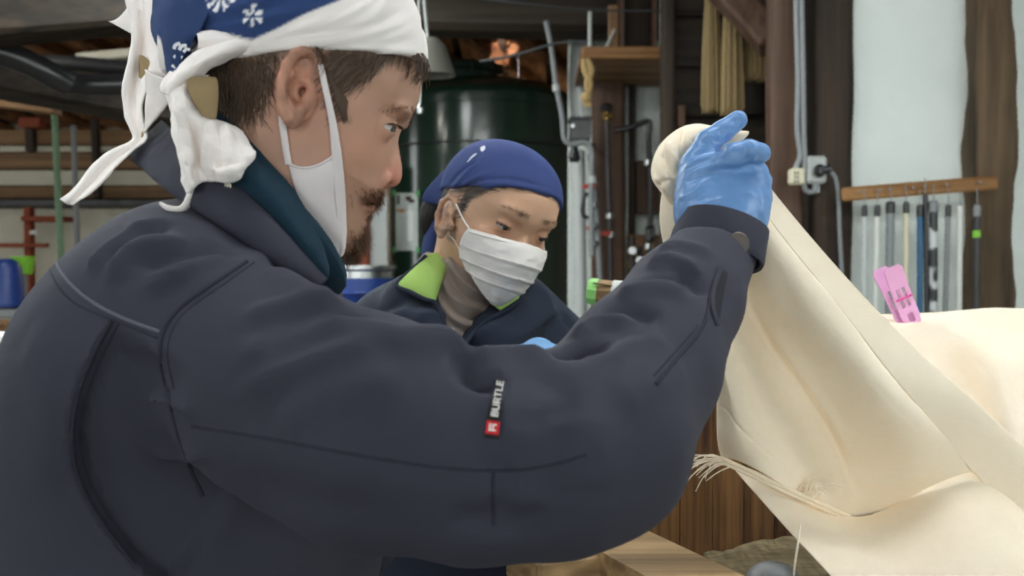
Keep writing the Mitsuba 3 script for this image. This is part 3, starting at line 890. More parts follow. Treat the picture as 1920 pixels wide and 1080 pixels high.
# cables and small hanging things in front of the roof
solid('overhead_cable', tube([P(900, 115, 4.9), P(985, 98, 4.8), P(1040, 82, 4.75), P(1100, 78, 4.7)], 0.006, 30), 'dark_cable', 'grey cable strung from the tank top to the white wall', 'cable')
solid('overhead_cable', tube([P(820, -10, 4.2), P(960, 4, 4.2), P(1100, 18, 4.3), P(1250, 20, 4.4)], 0.004, 30), 'dark_cable', 'thin grey cable running under the dark ceiling', 'cable')
mat('cloudy_plastic', rgb(104, 103, 96), 0.4, 0.4)
hb = thing('hanging_funnel', 'cloudy plastic hood hanging on two cords in front of the tank lid', 'hood')
part(hb, 'hood', lathe([(0.0, 0.15), (0.03, 0.15), (0.06, 0.12), (0.10, 0.0), (0.095, 0.0), (0.055, 0.115), (0.0, 0.14)], P(808, 142, 4.4), sides=36), 'cloudy_plastic')
for u in (779, 787):
    part(hb, 'cord', tube([P(783 + (u - 783) * 0.2, -119, 4.4), P(u + (u - 783) * 4, 86, 4.4)], 0.006, sides=6, smooth=False), 'pale_grey')
hc = thing('pull_cord', 'thin pale pull cord with a small weight hanging in front of the man\'s brow', 'cord')
part(hc, 'cord', tube([P(787, -195, 3.9), P(787, 120, 3.9), P(788, 160, 3.9), P(787, 205, 3.9)], 0.004, sides=6), 'pale_grey')
part(hc, 'weight', lathe([(0, 0), (0.012, 0), (0.014, 0.02), (0.006, 0.035), (0, 0.036)], P(788, 213, 3.9), sides=12), 'steel')
# unseen work lamp body behind the tank, set round the spot on the roof boards
wl = thing('unseen_work_lamp', 'small unseen work lamp on a stand behind the green tank', 'lamp')
wo, wdn = np.array([0.35, 7.6, 2.2]), P(940, 92, 8.6) - np.array([0.35, 7.6, 2.2])
wdn /= np.linalg.norm(wdn)
part(wl, 'hood', lathe([(0, -.10), (.03, -.10), (.05, -.02), (.055, -.005), (.05, -.006), (.028, -.09), (0, -.09)], wo, wdn, 24), 'black_metal')
part(wl, 'pole', cyl(np.array([0.35, 7.6, .02]), wo - wdn * .10, .014, 12), 'grey_metal')
part(wl, 'base', lathe([(0, 0), (.14, 0), (.14, .015), (.03, .03), (0, .03)], (0.35, 7.6, 0), sides=24), 'black_metal')
# ---------------------------------------------------------------- left: beams, ducts, shelves
bm = bar(P(-250, 55, 3.9), P(330, 12, 4.3), 0.3, 0.16, (0, 0, 1), 0.02)
solid('roof_beam', rough(bm, 0.02, 3, 5, 3), 'dark_timber_across', 'big dark roof beam across the upper left corner', 'beam', True)
solid('beam_strip', bar(P(-250, 85, 3.85), P(330, 32, 4.25), 0.06, 0.03, (0, 0, 1), 0.004), 'grey_metal', 'grey strip along the lower edge of the big dark roof beam', 'strip')
solid('duct_hanger', pxbox(20, 60, 34, 102, 4.4, 0.05), 'pale_grey', 'short pale post between the roof beam and the black duct', 'post')
mat('duct_black', rgb(34, 34, 36), 0.28, 0.6)
solid('black_duct', tube([P(-120, 60, 4.2), P(-20, 92, 4.25), P(40, 112, 4.3), P(92, 138, 4.35), P(130, 158, 4.4)], 0.05, 40, 20), 'duct_black', 'shiny black duct slanting down from the upper left', 'duct')
solid('black_duct', tube([P(112, 152, 4.56), P(160, 158, 4.56), P(240, 158, 4.6), P(420, 150, 4.7)], 0.045, 40, 20), 'duct_black', 'shiny black duct running level behind the white head scarf', 'duct')
solid('black_duct', tube([P(40, 118, 5.0), P(110, 118, 5.0), P(240, 128, 5.0), P(420, 128, 5.0)], 0.035, 40, 20), 'duct_black', 'upper black duct under the rafters', 'duct')
solid('hanging_plank', pxbar((150, 112, 5.2), (420, 86, 5.2), 17, 0.12), 'cream_board', 'pale plank lying above the level black duct', 'plank')
solid('hanging_plank', pxbar((-80, 100, 4.9), (62, 148, 4.9), 16, 0.1), 'cream_board', 'pale slanting plank below the shiny slanting duct', 'plank')
solid('hanging_plank', pxbar((-100, 176, 5.4), (110, 204, 5.4), 24, 0.1), 'shelf_wood', 'tan slanting plank above the shelf posts', 'plank')
solid('hanging_plank', pxbar((190, 186, 4.86), (400, 192, 4.95), 7, 0.06), 'cream_board', 'thin pale slat beneath the level black duct', 'plank')
bd = bar(P(-120, 128, 4.6), P(420, 232, 5.2), 0.3, 0.12, (0, 0, 1), 0.015)
solid('slanting_beam', rough(bd, 0.02, 3, 8, 3), 'dark_timber_across', 'dark slanting beam under the black ducts', 'beam', True)
# shelf rack against the far wall
dl = 7.4
for u0, v0, u1, v1, m, w in (
        (-260, 248, 420, 276, 'shelf_wood', 'brown shelf board, topmost behind the green pole'),
        (-260, 277, 420, 288, 'cream_board', 'narrow cream shelf board under the topmost brown one'),
        (-260, 290, 420, 320, 'shelf_wood', 'brown shelf board between two cream boards'),
        (-260, 322, 420, 350, 'cream_board', 'wide cream shelf board in the middle of the rack'),
        (-260, 352, 420, 374, 'shelf_wood', 'lowest brown shelf board above the dark rail')):
    solid('shelf_board', pxbox(u0, v0, u1, v1, dl, 0.30 if m == 'shelf_wood' else 0.26), m, w, 'shelf board')
solid('dark_rail', pxbox(-260, 376, 420, 388, dl - 0.2, 0.3), 'black_metal', 'dark metal rail below the shelf boards', 'rail')
solid('white_cupboard', pxbox(-260, 390, 420, 640, dl, 0.6), 'cream_board', 'pale cupboard front below the shelves at the far left', 'cupboard')
gp = cyl(P(102, 205, 6.6), P(134, 931, 6.6), 0.020, 16)
solid('green_pole', gp, 'green_paint', 'green painted pole standing in front of the shelf boards', 'pole', 40)
solid('grey_post', pxbar((138, 235, 6.9), (158, 911, 6.9), 9, 0.03), 'grey_metal', 'thin grey post right of the green pole', 'post')
solid('dark_post', pxbox(50, 242, 66, 284, 7.34, 0.062), 'dark_timber', 'short dark post hanging left of the green pole', 'post')
solid('dark_post', pxbar((178, 222, 7.37), (184, 372, 7.37), 12, 0.06), 'dark_timber', 'dark post nearest the hanging tail of the head scarf', 'post')
solid('bracket_board', pxbox(40, 222, 80, 240, 7.30, 0.1), 'rust', 'reddish brown board end above the short dark post', 'board')
solid('rust_shelf', pxbox(54, 406, 130, 416, 7.0, 0.25), 'rust', 'small reddish brown shelf on the pale cupboard', 'shelf')
solid('rust_rail', pxbox(-120, 456, 90, 464, 7.0, 0.05), 'rust', 'long thin reddish rail low on the pale cupboard', 'rail')
solid('rust_post', pxbox(52, 388, 64, 899, 7.1, 0.08), 'rust', 'reddish post under the small reddish shelf', 'post')
solid('white_label', pxbox(50, 432, 70, 440, 7.08, 0.02), 'white_plastic', 'small white block between the two reddish rails', 'block')
c = P(12, 575, 5.6)
solid('blue_bin', lathe([(0, 0.0), (0.085, 0.0), (0.09, 0.02), (0.075, 0.20), (0.05, 0.235), (0.025, 0.245), (0, 0.245)], c, sides=40), 'blue_plastic_and_reflection', 'blue plastic bin with a round top on the low bench at far left', 'bin', 40)
c = P(44, 514, 5.75)
solid('green_basin', lathe([(0, 0), (0.045, 0), (0.06, 0.085), (0.066, 0.088), (0.066, 0.094), (0.055, 0.094), (0.04, 0.008), (0, 0.008)], c, sides=40), 'lime_plastic', 'lime green basin perched behind the blue bin', 'basin', 40)
solid('green_basin_stand', cat_([cyl(P(44, 576, 5.75), P(44, 515, 5.75), 0.02, 12), cyl(P(44, 576, 5.75), P(44, 570, 5.75), 0.06, 20)]), 'grey_metal', 'grey stand beneath the lime green basin', 'stand')
bt = thing('low_bench', 'low grey bench behind the man\'s back carrying the blue bin', 'bench')
z = P(10, 577, 5.7)[2]
xx = P(10, 577, 5.7)[0]
part(bt, 'top', box_at((xx, 5.75, z - 0.02), (1.0, 0.6, 0.04), 0.006), 'grey_metal')
for sx in (-0.45, 0.45):
    for sy in (-0.25, 0.25):
        part(bt, 'leg', box_at((xx + sx, 5.75 + sy, (z - 0.04) / 2), (0.05, 0.05, z - 0.04), 0.004), 'grey_metal')
solid('storage_crate', pxbox(-60, 600, 30, 800, 5.0, 0.4), 'shelf_wood', 'brown crate low behind the man\'s back', 'crate')
solid('white_bag', rough(pxbox(-30, 625, 20, 660, 2.4, 0.1, 0.02), 0.02, 20, 3, 3), 'white_plastic', 'white bag just behind the man\'s back', 'bag', True)
solid('bag_stand', pxbox(-40, 660, 22, 1900, 2.4, 0.12), 'dark_timber', 'dark stand holding the white bag', 'stand')
# ---------------------------------------------------------------- the wooden tub, its cloths and what lies on it
def canvas_fn(p, n, uv):
    a = mikit.fbm(p.x * 9, p.y * 9, p.z * 9, 3)
    w = mikit.noise(p.x * 900, p.y * 900, p.z * 300) * 0.5 + mikit.noise(p.x * 300, p.y * 300, p.z * 1100) * 0.5
    return mikit.mix(rgb(227, 212, 188), rgb(240, 229, 208), dr.clip(a * 1.1 - 0.05 + (w - 0.5) * 0.35, 0, 1))


mat('canvas', mikit.proc(canvas_fn), 0.95, 0.08, sheen=0.2)
mat('thread', rgb(236, 226, 206), 0.9, 0.1)


def burlap_fn(p, n, uv):
    w = mikit.noise(p.x * 260, p.y * 40, p.z * 60) * 0.5 + mikit.noise(p.x * 40, p.y * 260, p.z * 60) * 0.5
    return mikit.mix(rgb(96, 86, 66), rgb(134, 122, 96), dr.clip((w - 0.5) * 1.6 + mikit.fbm(p.x * 12, p.y * 12, p.z * 12, 2), 0, 1))


mat('burlap', mikit.proc(burlap_fn), 0.95, 0.08)

tub = thing('wooden_tub', 'large wooden tub of upright boards with a pale rim, half covered by canvas cloth', 'tub')
# back wall: upright boards behind the lifted cloth
ta, tb_ = P(1085, 900, 1.36), P(1620, 900, 1.50)
dirx = (tb_ - ta) * [1, 1, 0]
L = np.linalg.norm(dirx)
dirx /= L
nin = np.cross([0, 0, 1], dirx)
z0, z1 = 0.62, 1.335
Rw = np.stack([dirx, nin, [0, 0, 1]], 1)
k = 9
for i in range(k):
    w = L / k
    c = ta * [1, 1, 0] + dirx * (i + 0.5) * w + np.array([0, 0, (z0 + z1) / 2]) + nin * (0.012 + 0.0006 * ((i * 7) % 3))
    part(tub, 'board', box_at(c, (w - 0.0004, 0.026, z1 - z0), 0.0008, Rw), 'tub_stave')
# right side wall, under the cloths
wa, wb = tb_ * [1, 1, 0] + nin * 0.02, np.array([0.58, 0.96, 0])
wdir = (wb - wa) / np.linalg.norm(wb - wa)
Rs = np.stack([wdir, np.cross([0, 0, 1], wdir), [0, 0, 1]], 1)
for i in range(6):
    w = np.linalg.norm(wb - wa) / 6
    part(tub, 'board', box_at(wa + wdir * (i + .5) * w + np.array([0, 0, (z0 + 1.04) / 2]), (w - .0004, .024, 1.04 - z0), .0008, Rs), 'tub_stave')
# front corner: pale thick rim and the outer end boards
ra, rb, rc = P(1196, 986, 1.20), P(1372, 1080, 1.03), P(985, 1052, 1.03)
zr = ra[2]
ra, rb = np.r_[ra[:2], zr], np.r_[P(1400, 1095, 1.01)[:2], zr]
rim_dir = (rb - ra) / np.linalg.norm(rb - ra)
rim_in = np.cross([0, 0, 1], rim_dir)
wrim = 0.085
cor = [ra, rb + rim_dir * 0.25, rb + rim_dir * 0.25 - rim_in * -wrim, ra - rim_in * -wrim]
if (cor[3] - ra) @ RGT > 0:
    cor[2], cor[3] = rb + rim_dir * 0.25 - rim_in * wrim, ra - rim_in * wrim
top = np.array(cor)
part(tub, 'rim', trimesh.convex.convex_hull(np.vstack([top, top - [0, 0, 0.035]])), 'pale_wood', 30)
back = ra + (top[3] - ra) * 1.0
lft = P(978, 1040, 1.10)
lft = np.r_[lft[:2], zr - 0.004]
q = np.array([top[3], lft, lft + [0.01, -0.05, 0], top[2]])
part(tub, 'rim', bar(np.r_[ra[:2], zr - .02] + rim_dir * 0.03, np.r_[lft[:2], zr - .02], 0.075, 0.034, (0, 0, 1), 0.004), 'pale_wood', 30)
fa, fb = np.r_[lft[:2], 0] + [0.004, -0.012, 0], np.r_[top[2][:2], 0]
fd = (fb - fa) / np.linalg.norm(fb - fa)
Rf = np.stack([fd, np.cross([0, 0, 1], fd), [0, 0, 1]], 1)
Lf = np.linalg.norm(fb - fa)
for i in range(7):
    w = Lf / 7
    c = fa + fd * (i + .5) * w + np.array([0, 0, (0.3 + zr - 0.037) / 2])
    part(tub, 'end_board', box_at(c, (w - .0012, .024 + .001 * (i % 2), zr - 0.037 - 0.3), .002, Rf), 'pale_wood_end')
part(tub, 'floor_board', box_at(((ra[0] + tb_[0]) / 2 - .05, 1.22, 0.6), (0.62, 0.34, 0.03), .003), 'tub_stave')
tp_ = [[0.28, 0.95], [0.06, 1.14], [0.7, 1.5]]
for x, y in ((0.10, 1.14), (0.30, 0.98), (0.62, 1.40), (0.16, 1.30)):
    part(tub, 'leg', box_at((x, y, 0.30), (0.07, 0.07, 0.60), .004), 'tub_stave')
# burlap over what the tub holds
sr = [[P(1318, 1040, 1.30), P(1400, 1020, 1.33), P(1480, 1006, 1.36), P(1640, 990, 1.40)],
      [P(1330, 1070, 1.22), P(1410, 1050, 1.25), P(1490, 1036, 1.28), P(1650, 1020, 1.30)],
      [P(1350, 1110, 1.14), P(1430, 1090, 1.16), P(1510, 1076, 1.18), P(1660, 1060, 1.20)],
      [P(1400, 1200, 1.05), P(1480, 1190, 1.05), P(1560, 1180, 1.05), P(1700, 1160, 1.06)]]
solid('burlap_cover', sheet(sr, 50, 60, 0.003, disp=lambda g: (meshkit.fbm(g * 30, 3, 4) - .5) * .012), 'burlap', 'brown burlap cloth lying inside the wooden tub', 'burlap cloth', True)
solid('filling_sack', rough(box_at((0.33, 1.18, 0.845), (0.24, 0.20, 0.44), 0.05, rotz(-.2)), 0.03, 8, 2, 3), 'burlap', 'brown sack of grain under the burlap cloth in the tub', 'sack', True)
kb = thing('metal_knob', 'round grey metal knob at the bottom edge below the canvas', 'knob')
part(kb, 'ball', lathe([(0.0, -.03)] + [(0.027 * math.cos(a), 0.020 * math.sin(a)) for a in np.linspace(-1.2, 1.57, 14)], P(1450, 1092, 1.06), sides=36), 'grey_metal', 40)
part(kb, 'stem', cyl(P(1450, 1092, 1.06) - [0, 0, .10], P(1450, 1092, 1.06) - [0, 0, .012], .008, 12), 'grey_metal')
# ---- the canvas cloth lying over the far rim
rows = [
    [(1560, 592, 1.78), (1650, 590, 1.78), (1690, 592, 1.78), (1740, 588, 1.78), (1830, 585, 1.80), (1990, 583, 1.80), (2150, 580, 1.80)],
    [(1560, 606, 1.70), (1650, 604, 1.70), (1690, 607, 1.695), (1740, 600, 1.71), (1830, 594, 1.74), (1990, 590, 1.75), (2150, 588, 1.75)],
    [(1560, 650, 1.62), (1650, 630, 1.66), (1700, 626, 1.665), (1760, 622, 1.66), (1840, 632, 1.63), (1990, 636, 1.62), (2150, 640, 1.62)],
    [(1570, 760, 1.50), (1670, 720, 1.56), (1740, 700, 1.585), (1800, 690, 1.58), (1862, 668, 1.50), (1990, 700, 1.48), (2150, 700, 1.48)],
    [(1620, 880, 1.38), (1710, 840, 1.42), (1790, 800, 1.46), (1838, 770, 1.48), (1880, 762, 1.40), (1990, 790, 1.37), (2150, 790, 1.37)],
    [(1680, 1000, 1.28), (1760, 960, 1.31), (1850, 920, 1.33), (1890, 900, 1.34), (1930, 890, 1.30), (2010, 900, 1.28), (2150, 900, 1.28)],
]
back_cloth = thing('canvas_cloth', 'cream canvas cloth spread over the far rim of the tub behind the pink clothes peg', 'cloth')
part(back_cloth, 'cloth', sheet(np.array([[P(*q) for q in r] for r in rows]), 80, 90, 0.0015, disp=lambda g: (meshkit.fbm(g * 7, 3, 8) - .5) * .010), 'canvas', True)
part(back_cloth, 'hem', tube([P(1560, 592, 1.782), P(1690, 592, 1.782), P(1830, 585, 1.802), P(1990, 583, 1.802), P(2150, 580, 1.802)], .0035, 60, 8), 'canvas')
solid('far_rail', cyl(P(1540, 606, 1.80), P(2200, 598, 1.82), 0.011, 14), 'pale_wood', 'thin wooden rail under the back edge of the cream canvas', 'rail')
for u in (1620, 2160):
    part('far_rail', 'post', cyl(P(u, 608, 1.81) - [0, 0, 1.33], P(u, 608, 1.81) - [0, 0, .006], 0.018, 12), 'tub_stave')
# ---- pink clothes peg
mat('pink_plastic', rgb(222, 164, 206), 0.4, 0.45)
peg = thing('clothes_peg', 'big pink clothes peg clipped on the back edge of the cream canvas', 'clothes peg')
pa, pb_ = P(1664, 500, 1.70), P(1714, 614, 1.70)
pax = (pb_ - pa) / np.linalg.norm(pb_ - pa)
Lp = np.linalg.norm(pb_ - pa)
pw = np.cross(pax, -FWD)
pw /= np.linalg.norm(pw)
pw *= np.sign(pw @ RGT)
pnr = np.cross(pw, pax)
pnr *= np.sign(pnr @ -FWD)
for s, off in ((1, 0.006), (-1, -0.010)):
    prof_ = []
    hw = 0.0145
    out = shapely.Polygon([(-hw * .62, 0), (hw * .62, 0), (hw, Lp * .06), (hw, Lp * .80), (hw * .8, Lp * .98), (-hw * .8, Lp * .98), (-hw, Lp * .80), (-hw, Lp * .06)]).buffer(-.002).buffer(.002)
    for y0, y1, x0, x1 in ((.36, .50, -.5, -.12), (.36, .50, .12, .5), (.53, .66, -.5, -.12), (.53, .66, .12, .5), (.76, .90, -.35, .35)):
        out = out.difference(shapely.box(x0 * hw, Lp * y0, x1 * hw, Lp * y1))
    m = trimesh.creation.extrude_polygon(out, .004, engine='earcut').subdivide().subdivide()
    x, y, z = m.vertices.T
    bend = off + s * (.012 * np.clip(1 - y / (Lp * .5), 0, 1) ** 1.3 - .004 * np.clip((y / Lp - .5) * 2, 0, 1)) + (s * .000)
    m.vertices = pa - pw * (0 if s > 0 else 0.006) + x[:, None] * pw + y[:, None] * pax + (z + bend)[:, None] * pnr
    part(peg, 'jaw', m, 'pink_plastic', 30)
mat('pink_dark', rgb(196, 70, 140), 0.4, 0.4)
mc = pa + pax * Lp * .515
part(peg, 'spring', cat_([tube([mc - pw * .013 + pnr * .013, mc + pnr * .0145, mc + pw * .013 + pnr * .013], .0016, 12, 8), tube([mc + pw * .013 + pnr * .013, mc + pw * .014, mc + pw * .013 - pnr * .012], .0016, 12, 8)]), 'pink_dark', label='dark pink wire clip')
# ---- the stick with a taped end
mat('tip_green', rgb(150, 214, 124), .5, .3)
st = thing('taped_stick', 'pale wooden stick with a green tape tip and white tape, resting beside the woman', 'stick')
sa, sb = P(1104, 546, 1.48), P(1500, 590, 1.42)
sx = (sb - sa) / np.linalg.norm(sb - sa)
part(st, 'shaft', lathe([(0, 0.0), (.0165, 0), (.0175, .004), (.0180, .06), (.0180, .30), (0, .30)], sa, sx, 9), 'pale_wood', 25)
part(st, 'green_tip', lathe([(0, -.0012), (.0168, -.0012), (.0182, .004), (.0184, .012), (.0172, .0125), (0, .0125)], sa, sx, 9), 'tip_green', 25, label='green tape tip')
part(st, 'white_tape', cyl(sa + sx * .030, sa + sx * .29, .0190, 24), 'white_plastic', label='white tape')
part(st, 'split', bar(P(1112, 531, 1.4605), P(1150, 537, 1.4590), .0015, .003, -FWD, .0004), 'dark_timber', label='dark split in the wood')
# ---------------------------------------------------------------- the canvas the man lifts
lifted = thing('canvas_cloth', 'beige canvas cloth gathered and held up in the blue gloved hand, its frayed edge hanging', 'cloth')


def G(rows):
    return np.array([[P(*q) for q in r] for r in rows])


inner = G([
    [(1258, 322, 1.085), (1292, 322, 1.080), (1325, 322, 1.092), (1365, 322, 1.080), (1408, 322, 1.075)],
    [(1243, 450, 1.085), (1305, 450, 1.070), (1355, 450, 1.096), (1405, 445, 1.068), (1444, 415, 1.070)],
    [(1290, 580, 1.090), (1345, 588, 1.072), (1405, 586, 1.112), (1475, 580, 1.078), (1556, 556, 1.080)],
    [(1334, 700, 1.098), (1390, 705, 1.080), (1462, 688, 1.130), (1560, 690, 1.090), (1660, 688, 1.098)],
    [(1342, 785, 1.105), (1430, 800, 1.092), (1530, 795, 1.152), (1630, 800, 1.118), (1745, 790, 1.130)],
    [(1352, 858, 1.115), (1475, 915, 1.115), (1592, 968, 1.178), (1705, 930, 1.172), (1822, 884, 1.180)],
])
inner_m = sheet(inner, 120, 120, 0.0012, disp=lambda g: (meshkit.fbm(g * 9, 3, 21) - .5) * .006 + (meshkit.fbm(g * 34, 2, 22) - .5) * .0012, lines=[
    ([(1398, 560), (1440, 640), (1500, 720), (1545, 790), (1575, 850), (1588, 905)], -.0065, .0055), ([(1375, 600), (1420, 700), (1480, 800), (1530, 870)], .004, .013), ([(1440, 590), (1490, 680), (1560, 790), (1610, 880)], .004, .012),
    ([(1345, 755), (1390, 805), (1440, 850), (1475, 880)], -.0014, .0018), ([(1560, 850), (1580, 910), (1590, 955)], .003, .007), ([(1440, 470), (1470, 540), (1500, 600)], -.003, .012), ([(1350, 640), (1360, 720), (1362, 820)], -.003, .014),
    ([(1600, 900), (1660, 905), (1740, 880)], .003, .008), ([(1620, 760), (1660, 830), (1690, 900)], -.002, .016)])
band = G([
    [(1400, 300, 1.078), (1410, 300, 1.090), (1420, 300, 1.095)],
    [(1440, 408, 1.070), (1450, 385, 1.084), (1455, 366, 1.090)],
    [(1552, 550, 1.080), (1580, 540, 1.100), (1600, 535, 1.112)],
    [(1658, 686, 1.098), (1705, 680, 1.118), (1735, 672, 1.135)],
    [(1743, 788, 1.130), (1800, 772, 1.150), (1838, 762, 1.172)],
    [(1835, 896, 1.180), (1900, 870, 1.200), (1935, 852, 1.225)],
    [(1990, 1030, 1.240), (2040, 990, 1.26), (2080, 960, 1.29)],
])
band_m = sheet(band, 90, 30, 0.0012)
low = G([
    [(1372, 872, 1.150), (1475, 920, 1.150), (1592, 972, 1.172), (1705, 934, 1.178), (1825, 884, 1.190), (1990, 1030, 1.250), (2100, 1080, 1.29)],
    [(1402, 910, 1.130), (1500, 945, 1.130), (1600, 985, 1.150), (1710, 962, 1.152), (1840, 935, 1.165), (1990, 1050, 1.215), (2100, 1100, 1.25)],
    [(1470, 985, 1.075), (1560, 1010, 1.085), (1640, 1025, 1.10), (1740, 1020, 1.10), (1850, 1010, 1.11), (1990, 1075, 1.15), (2100, 1120, 1.18)],
    [(1562, 1085, 1.00), (1650, 1090, 1.02), (1720, 1092, 1.03), (1800, 1090, 1.035), (1880, 1092, 1.045), (1990, 1130, 1.06), (2100, 1160, 1.07)],
    [(1700, 1260, .91), (1770, 1260, .92), (1840, 1260, .92), (1900, 1260, .92), (1960, 1262, .93), (2040, 1280, .94), (2120, 1290, .95)],
])
low_m = sheet(low, 70, 90, 0.0012, disp=lambda g: (meshkit.fbm(g * 6, 3, 31) - .5) * .008)
lobe = G([
    [(1300, 236, 1.10), (1320, 236, 1.085), (1345, 240, 1.085), (1392, 250, 1.085)],
    [(1268, 246, 1.10), (1292, 252, 1.055), (1320, 262, 1.055), (1392, 262, 1.075)],
    [(1236, 276, 1.10), (1262, 288, 1.045), (1292, 300, 1.065), (1350, 300, 1.075)],
    [(1221, 318, 1.10), (1248, 330, 1.042), (1282, 330, 1.050), (1340, 330, 1.070)],
    [(1227, 346, 1.10), (1250, 362, 1.055), (1280, 362, 1.062), (1340, 360, 1.075)],
    [(1252, 382, 1.095), (1262, 392, 1.080), (1282, 398, 1.078), (1340, 390, 1.082)],
])
lobe_m = sheet(lobe, 80, 80, 0.0012, disp=lambda g: (meshkit.fbm(g * 22, 3, 41) - .5) * .007, lines=[
    ([(1279, 240), (1276, 262), (1280, 300)], -.0035, .0026), ([(1238, 290), (1252, 318), (1274, 334)], -.0045, .004), ([(1236, 345), (1258, 340), (1274, 350)], -.0035, .0028), ([(1252, 268), (1264, 300), (1274, 318)], .0035, .004),
    ([(1290, 262), (1292, 280), (1288, 300)], .003, .003), ([(1228, 330), (1246, 350), (1262, 372)], .003, .004)])
part(lifted, 'cloth', cat_([inner_m, band_m, low_m, lobe_m]), 'canvas', True)
part(lifted, 'hem', cat_([tube(inner[5, :3] + FWD * -0.0012, .0022, 50, 8), tube(spline(inner[5, :3], 20) + DWN * .0045 - FWD * .0005, .0016, 50, 8)]), 'canvas')
r_ = np.random.default_rng(3)
fr = []
edge = spline(inner[5, :3], 200)
for k in range(20):                                                       # loose threads at the left corner
    a = edge[int(abs(r_.normal(0, 9)))]
    d = -RGT * r_.uniform(.025, .055) + DWN * r_.uniform(-.004, .016) + FWD * r_.normal(0, .006)
    fr.append(tube([a, a + d * .5 - DWN * r_.uniform(0, .009), a + d + DWN * r_.uniform(-.004, .014)], [.0008, .0007, .0004], 8, 4))
for k in range(16):                                                       # a tuft further along
    a = edge[int(112 + r_.normal(0, 6))]
    d = RGT * r_.normal(.006, .010) - DWN * r_.uniform(.004, .022) - FWD * r_.uniform(.002, .012)
    fr.append(tube([a, a + d, a + d * 1.2 + RGT * r_.uniform(-.004, .014) + DWN * r_.uniform(0, .016)], [.0009, .0008, .0006], 8, 4))
for k in range(90):
    a = edge[int(r_.uniform(2, 190))]
    d = DWN * r_.uniform(.001, .006) + RGT * r_.normal(0, .002) - FWD * .001
    fr.append(tube([a, a + d * .6 - FWD * .001, a + d], [.0005, .0004, .0002], 4, 3))
fr.append(tube([P(1500, 985, 1.06), P(1496, 1020, 1.05), P(1490, 1062, 1.045), P(1486, 1110, 1.045)], [.0012, .0013, .0012, .001], 30, 6))
key = part(lifted, 'loose_threads', cat_(fr), 'thread', 30)
labels[key] = {'kind': 'stuff', 'label': 'frayed white threads'}
# ---------------------------------------------------------------- heads: a profile with half-widths, features blended on
import shapely
from scipy.ndimage import gaussian_filter, map_coordinates


class Relief:
    """A symmetric solid: c*c < W2(a, b), from a side profile, a nose and half-widths."""

    def __init__(self, prof, nose, caps, kpts, knose, px=0.001):
        prof, nose = np.asarray(prof), np.asarray(nose)
        self.lo = prof.min(0) - 0.03
        hi = prof.max(0) + 0.03
        n = np.ceil((hi - self.lo) / px).astype(int)
        self.px = px
        A, B = np.meshgrid(self.lo[0] + np.arange(n[0]) * px, self.lo[1] + np.arange(n[1]) * px, indexing='ij')
        self.shape = A.shape

        def sd(poly):
            pg = shapely.Polygon(poly)
            pts = shapely.points(A.ravel(), B.ravel())
            d = shapely.distance(shapely.LineString(np.vstack([poly, poly[:1]])), pts)
            return np.where(shapely.contains_xy(pg, A.ravel(), B.ravel()), d, -d).reshape(A.shape)

        dp, dn = gaussian_filter(sd(spline(np.c_[prof, np.zeros(len(prof))], 400, True)[:, :2]), 1.2), sd(nose)
        caps = np.asarray(caps)
        q = np.c_[A.ravel(), B.ravel()]
        cap = RBFInterpolator(caps[:, :2], caps[:, 2], kernel='thin_plate_spline', smoothing=1e-6)(q[::1]).reshape(A.shape) if A.size < 40000 else self._coarse(caps, A, B)
        cap = np.clip(cap, 0.012, 0.085)
        kpts = np.asarray(kpts)
        o = np.argsort(kpts[:, 0])
        K = np.interp(B, kpts[o, 0], kpts[o, 1])
        face = smin(cap ** 2, K * dp, 0.0018) + 0.0002
        nosew = knose * dn
        w2 = smax(face, nosew, 0.00012)
        self.w2 = gaussian_filter(w2, 0.8)
        self.g = np.gradient(self.w2, px)

    @staticmethod
    def _coarse(caps, A, B):
        s = 5
        a, b = A[::s, ::s], B[::s, ::s]
        z = RBFInterpolator(caps[:, :2], caps[:, 2], kernel='thin_plate_spline', smoothing=1e-6)(np.c_[a.ravel(), b.ravel()]).reshape(a.shape)
        i, j = np.meshgrid(np.arange(A.shape[0]) / s, np.arange(A.shape[1]) / s, indexing='ij')
        return map_coordinates(z, [i, j], order=1, mode='nearest')

    def __call__(self, p):
        ij = ((p[:, :2] - self.lo) / self.px).T
        w2 = map_coordinates(self.w2, ij, order=1, mode='nearest')
        gx = map_coordinates(self.g[0], ij, order=1, mode='nearest')
        gy = map_coordinates(self.g[1], ij, order=1, mode='nearest')
        g = p[:, 2] ** 2 - w2
        far = np.maximum(0, np.abs(p[:, :2] - np.clip(p[:, :2], self.lo, self.lo + (np.array(self.shape) - 1) * self.px)).sum(1))
        return g / np.maximum(np.sqrt(4 * p[:, 2] ** 2 + gx * gx + gy * gy), 0.02) + far

    def width(self, a, b):
        ij = ((np.array([[a, b]]) - self.lo) / self.px).T
        return float(np.sqrt(max(0, map_coordinates(self.w2, ij, order=1, mode='nearest')[0])))


def fold_c(p):
    q = p.copy()
    q[:, 2] = np.abs(q[:, 2])
    return q


def add_ops(f, p, ops):
    for op in ops:
        kind, prim, k = op
        d = prim(p)
        f = smin(f, d, k) if kind == '+' else smax(f, -d, k)
    return f


def strands(roots, tips_fn, n, r0, seg=5, sides=3):
    """Tapered hairs: roots (N, 3) and a function giving each hair's points."""
    ms = []
    for q in roots:
        pts = tips_fn(q)
        if pts is None:
            continue
        ms.append(tube(pts, np.linspace(r0, r0 * 0.25, len(pts)), seg, sides))
    return cat_(ms)


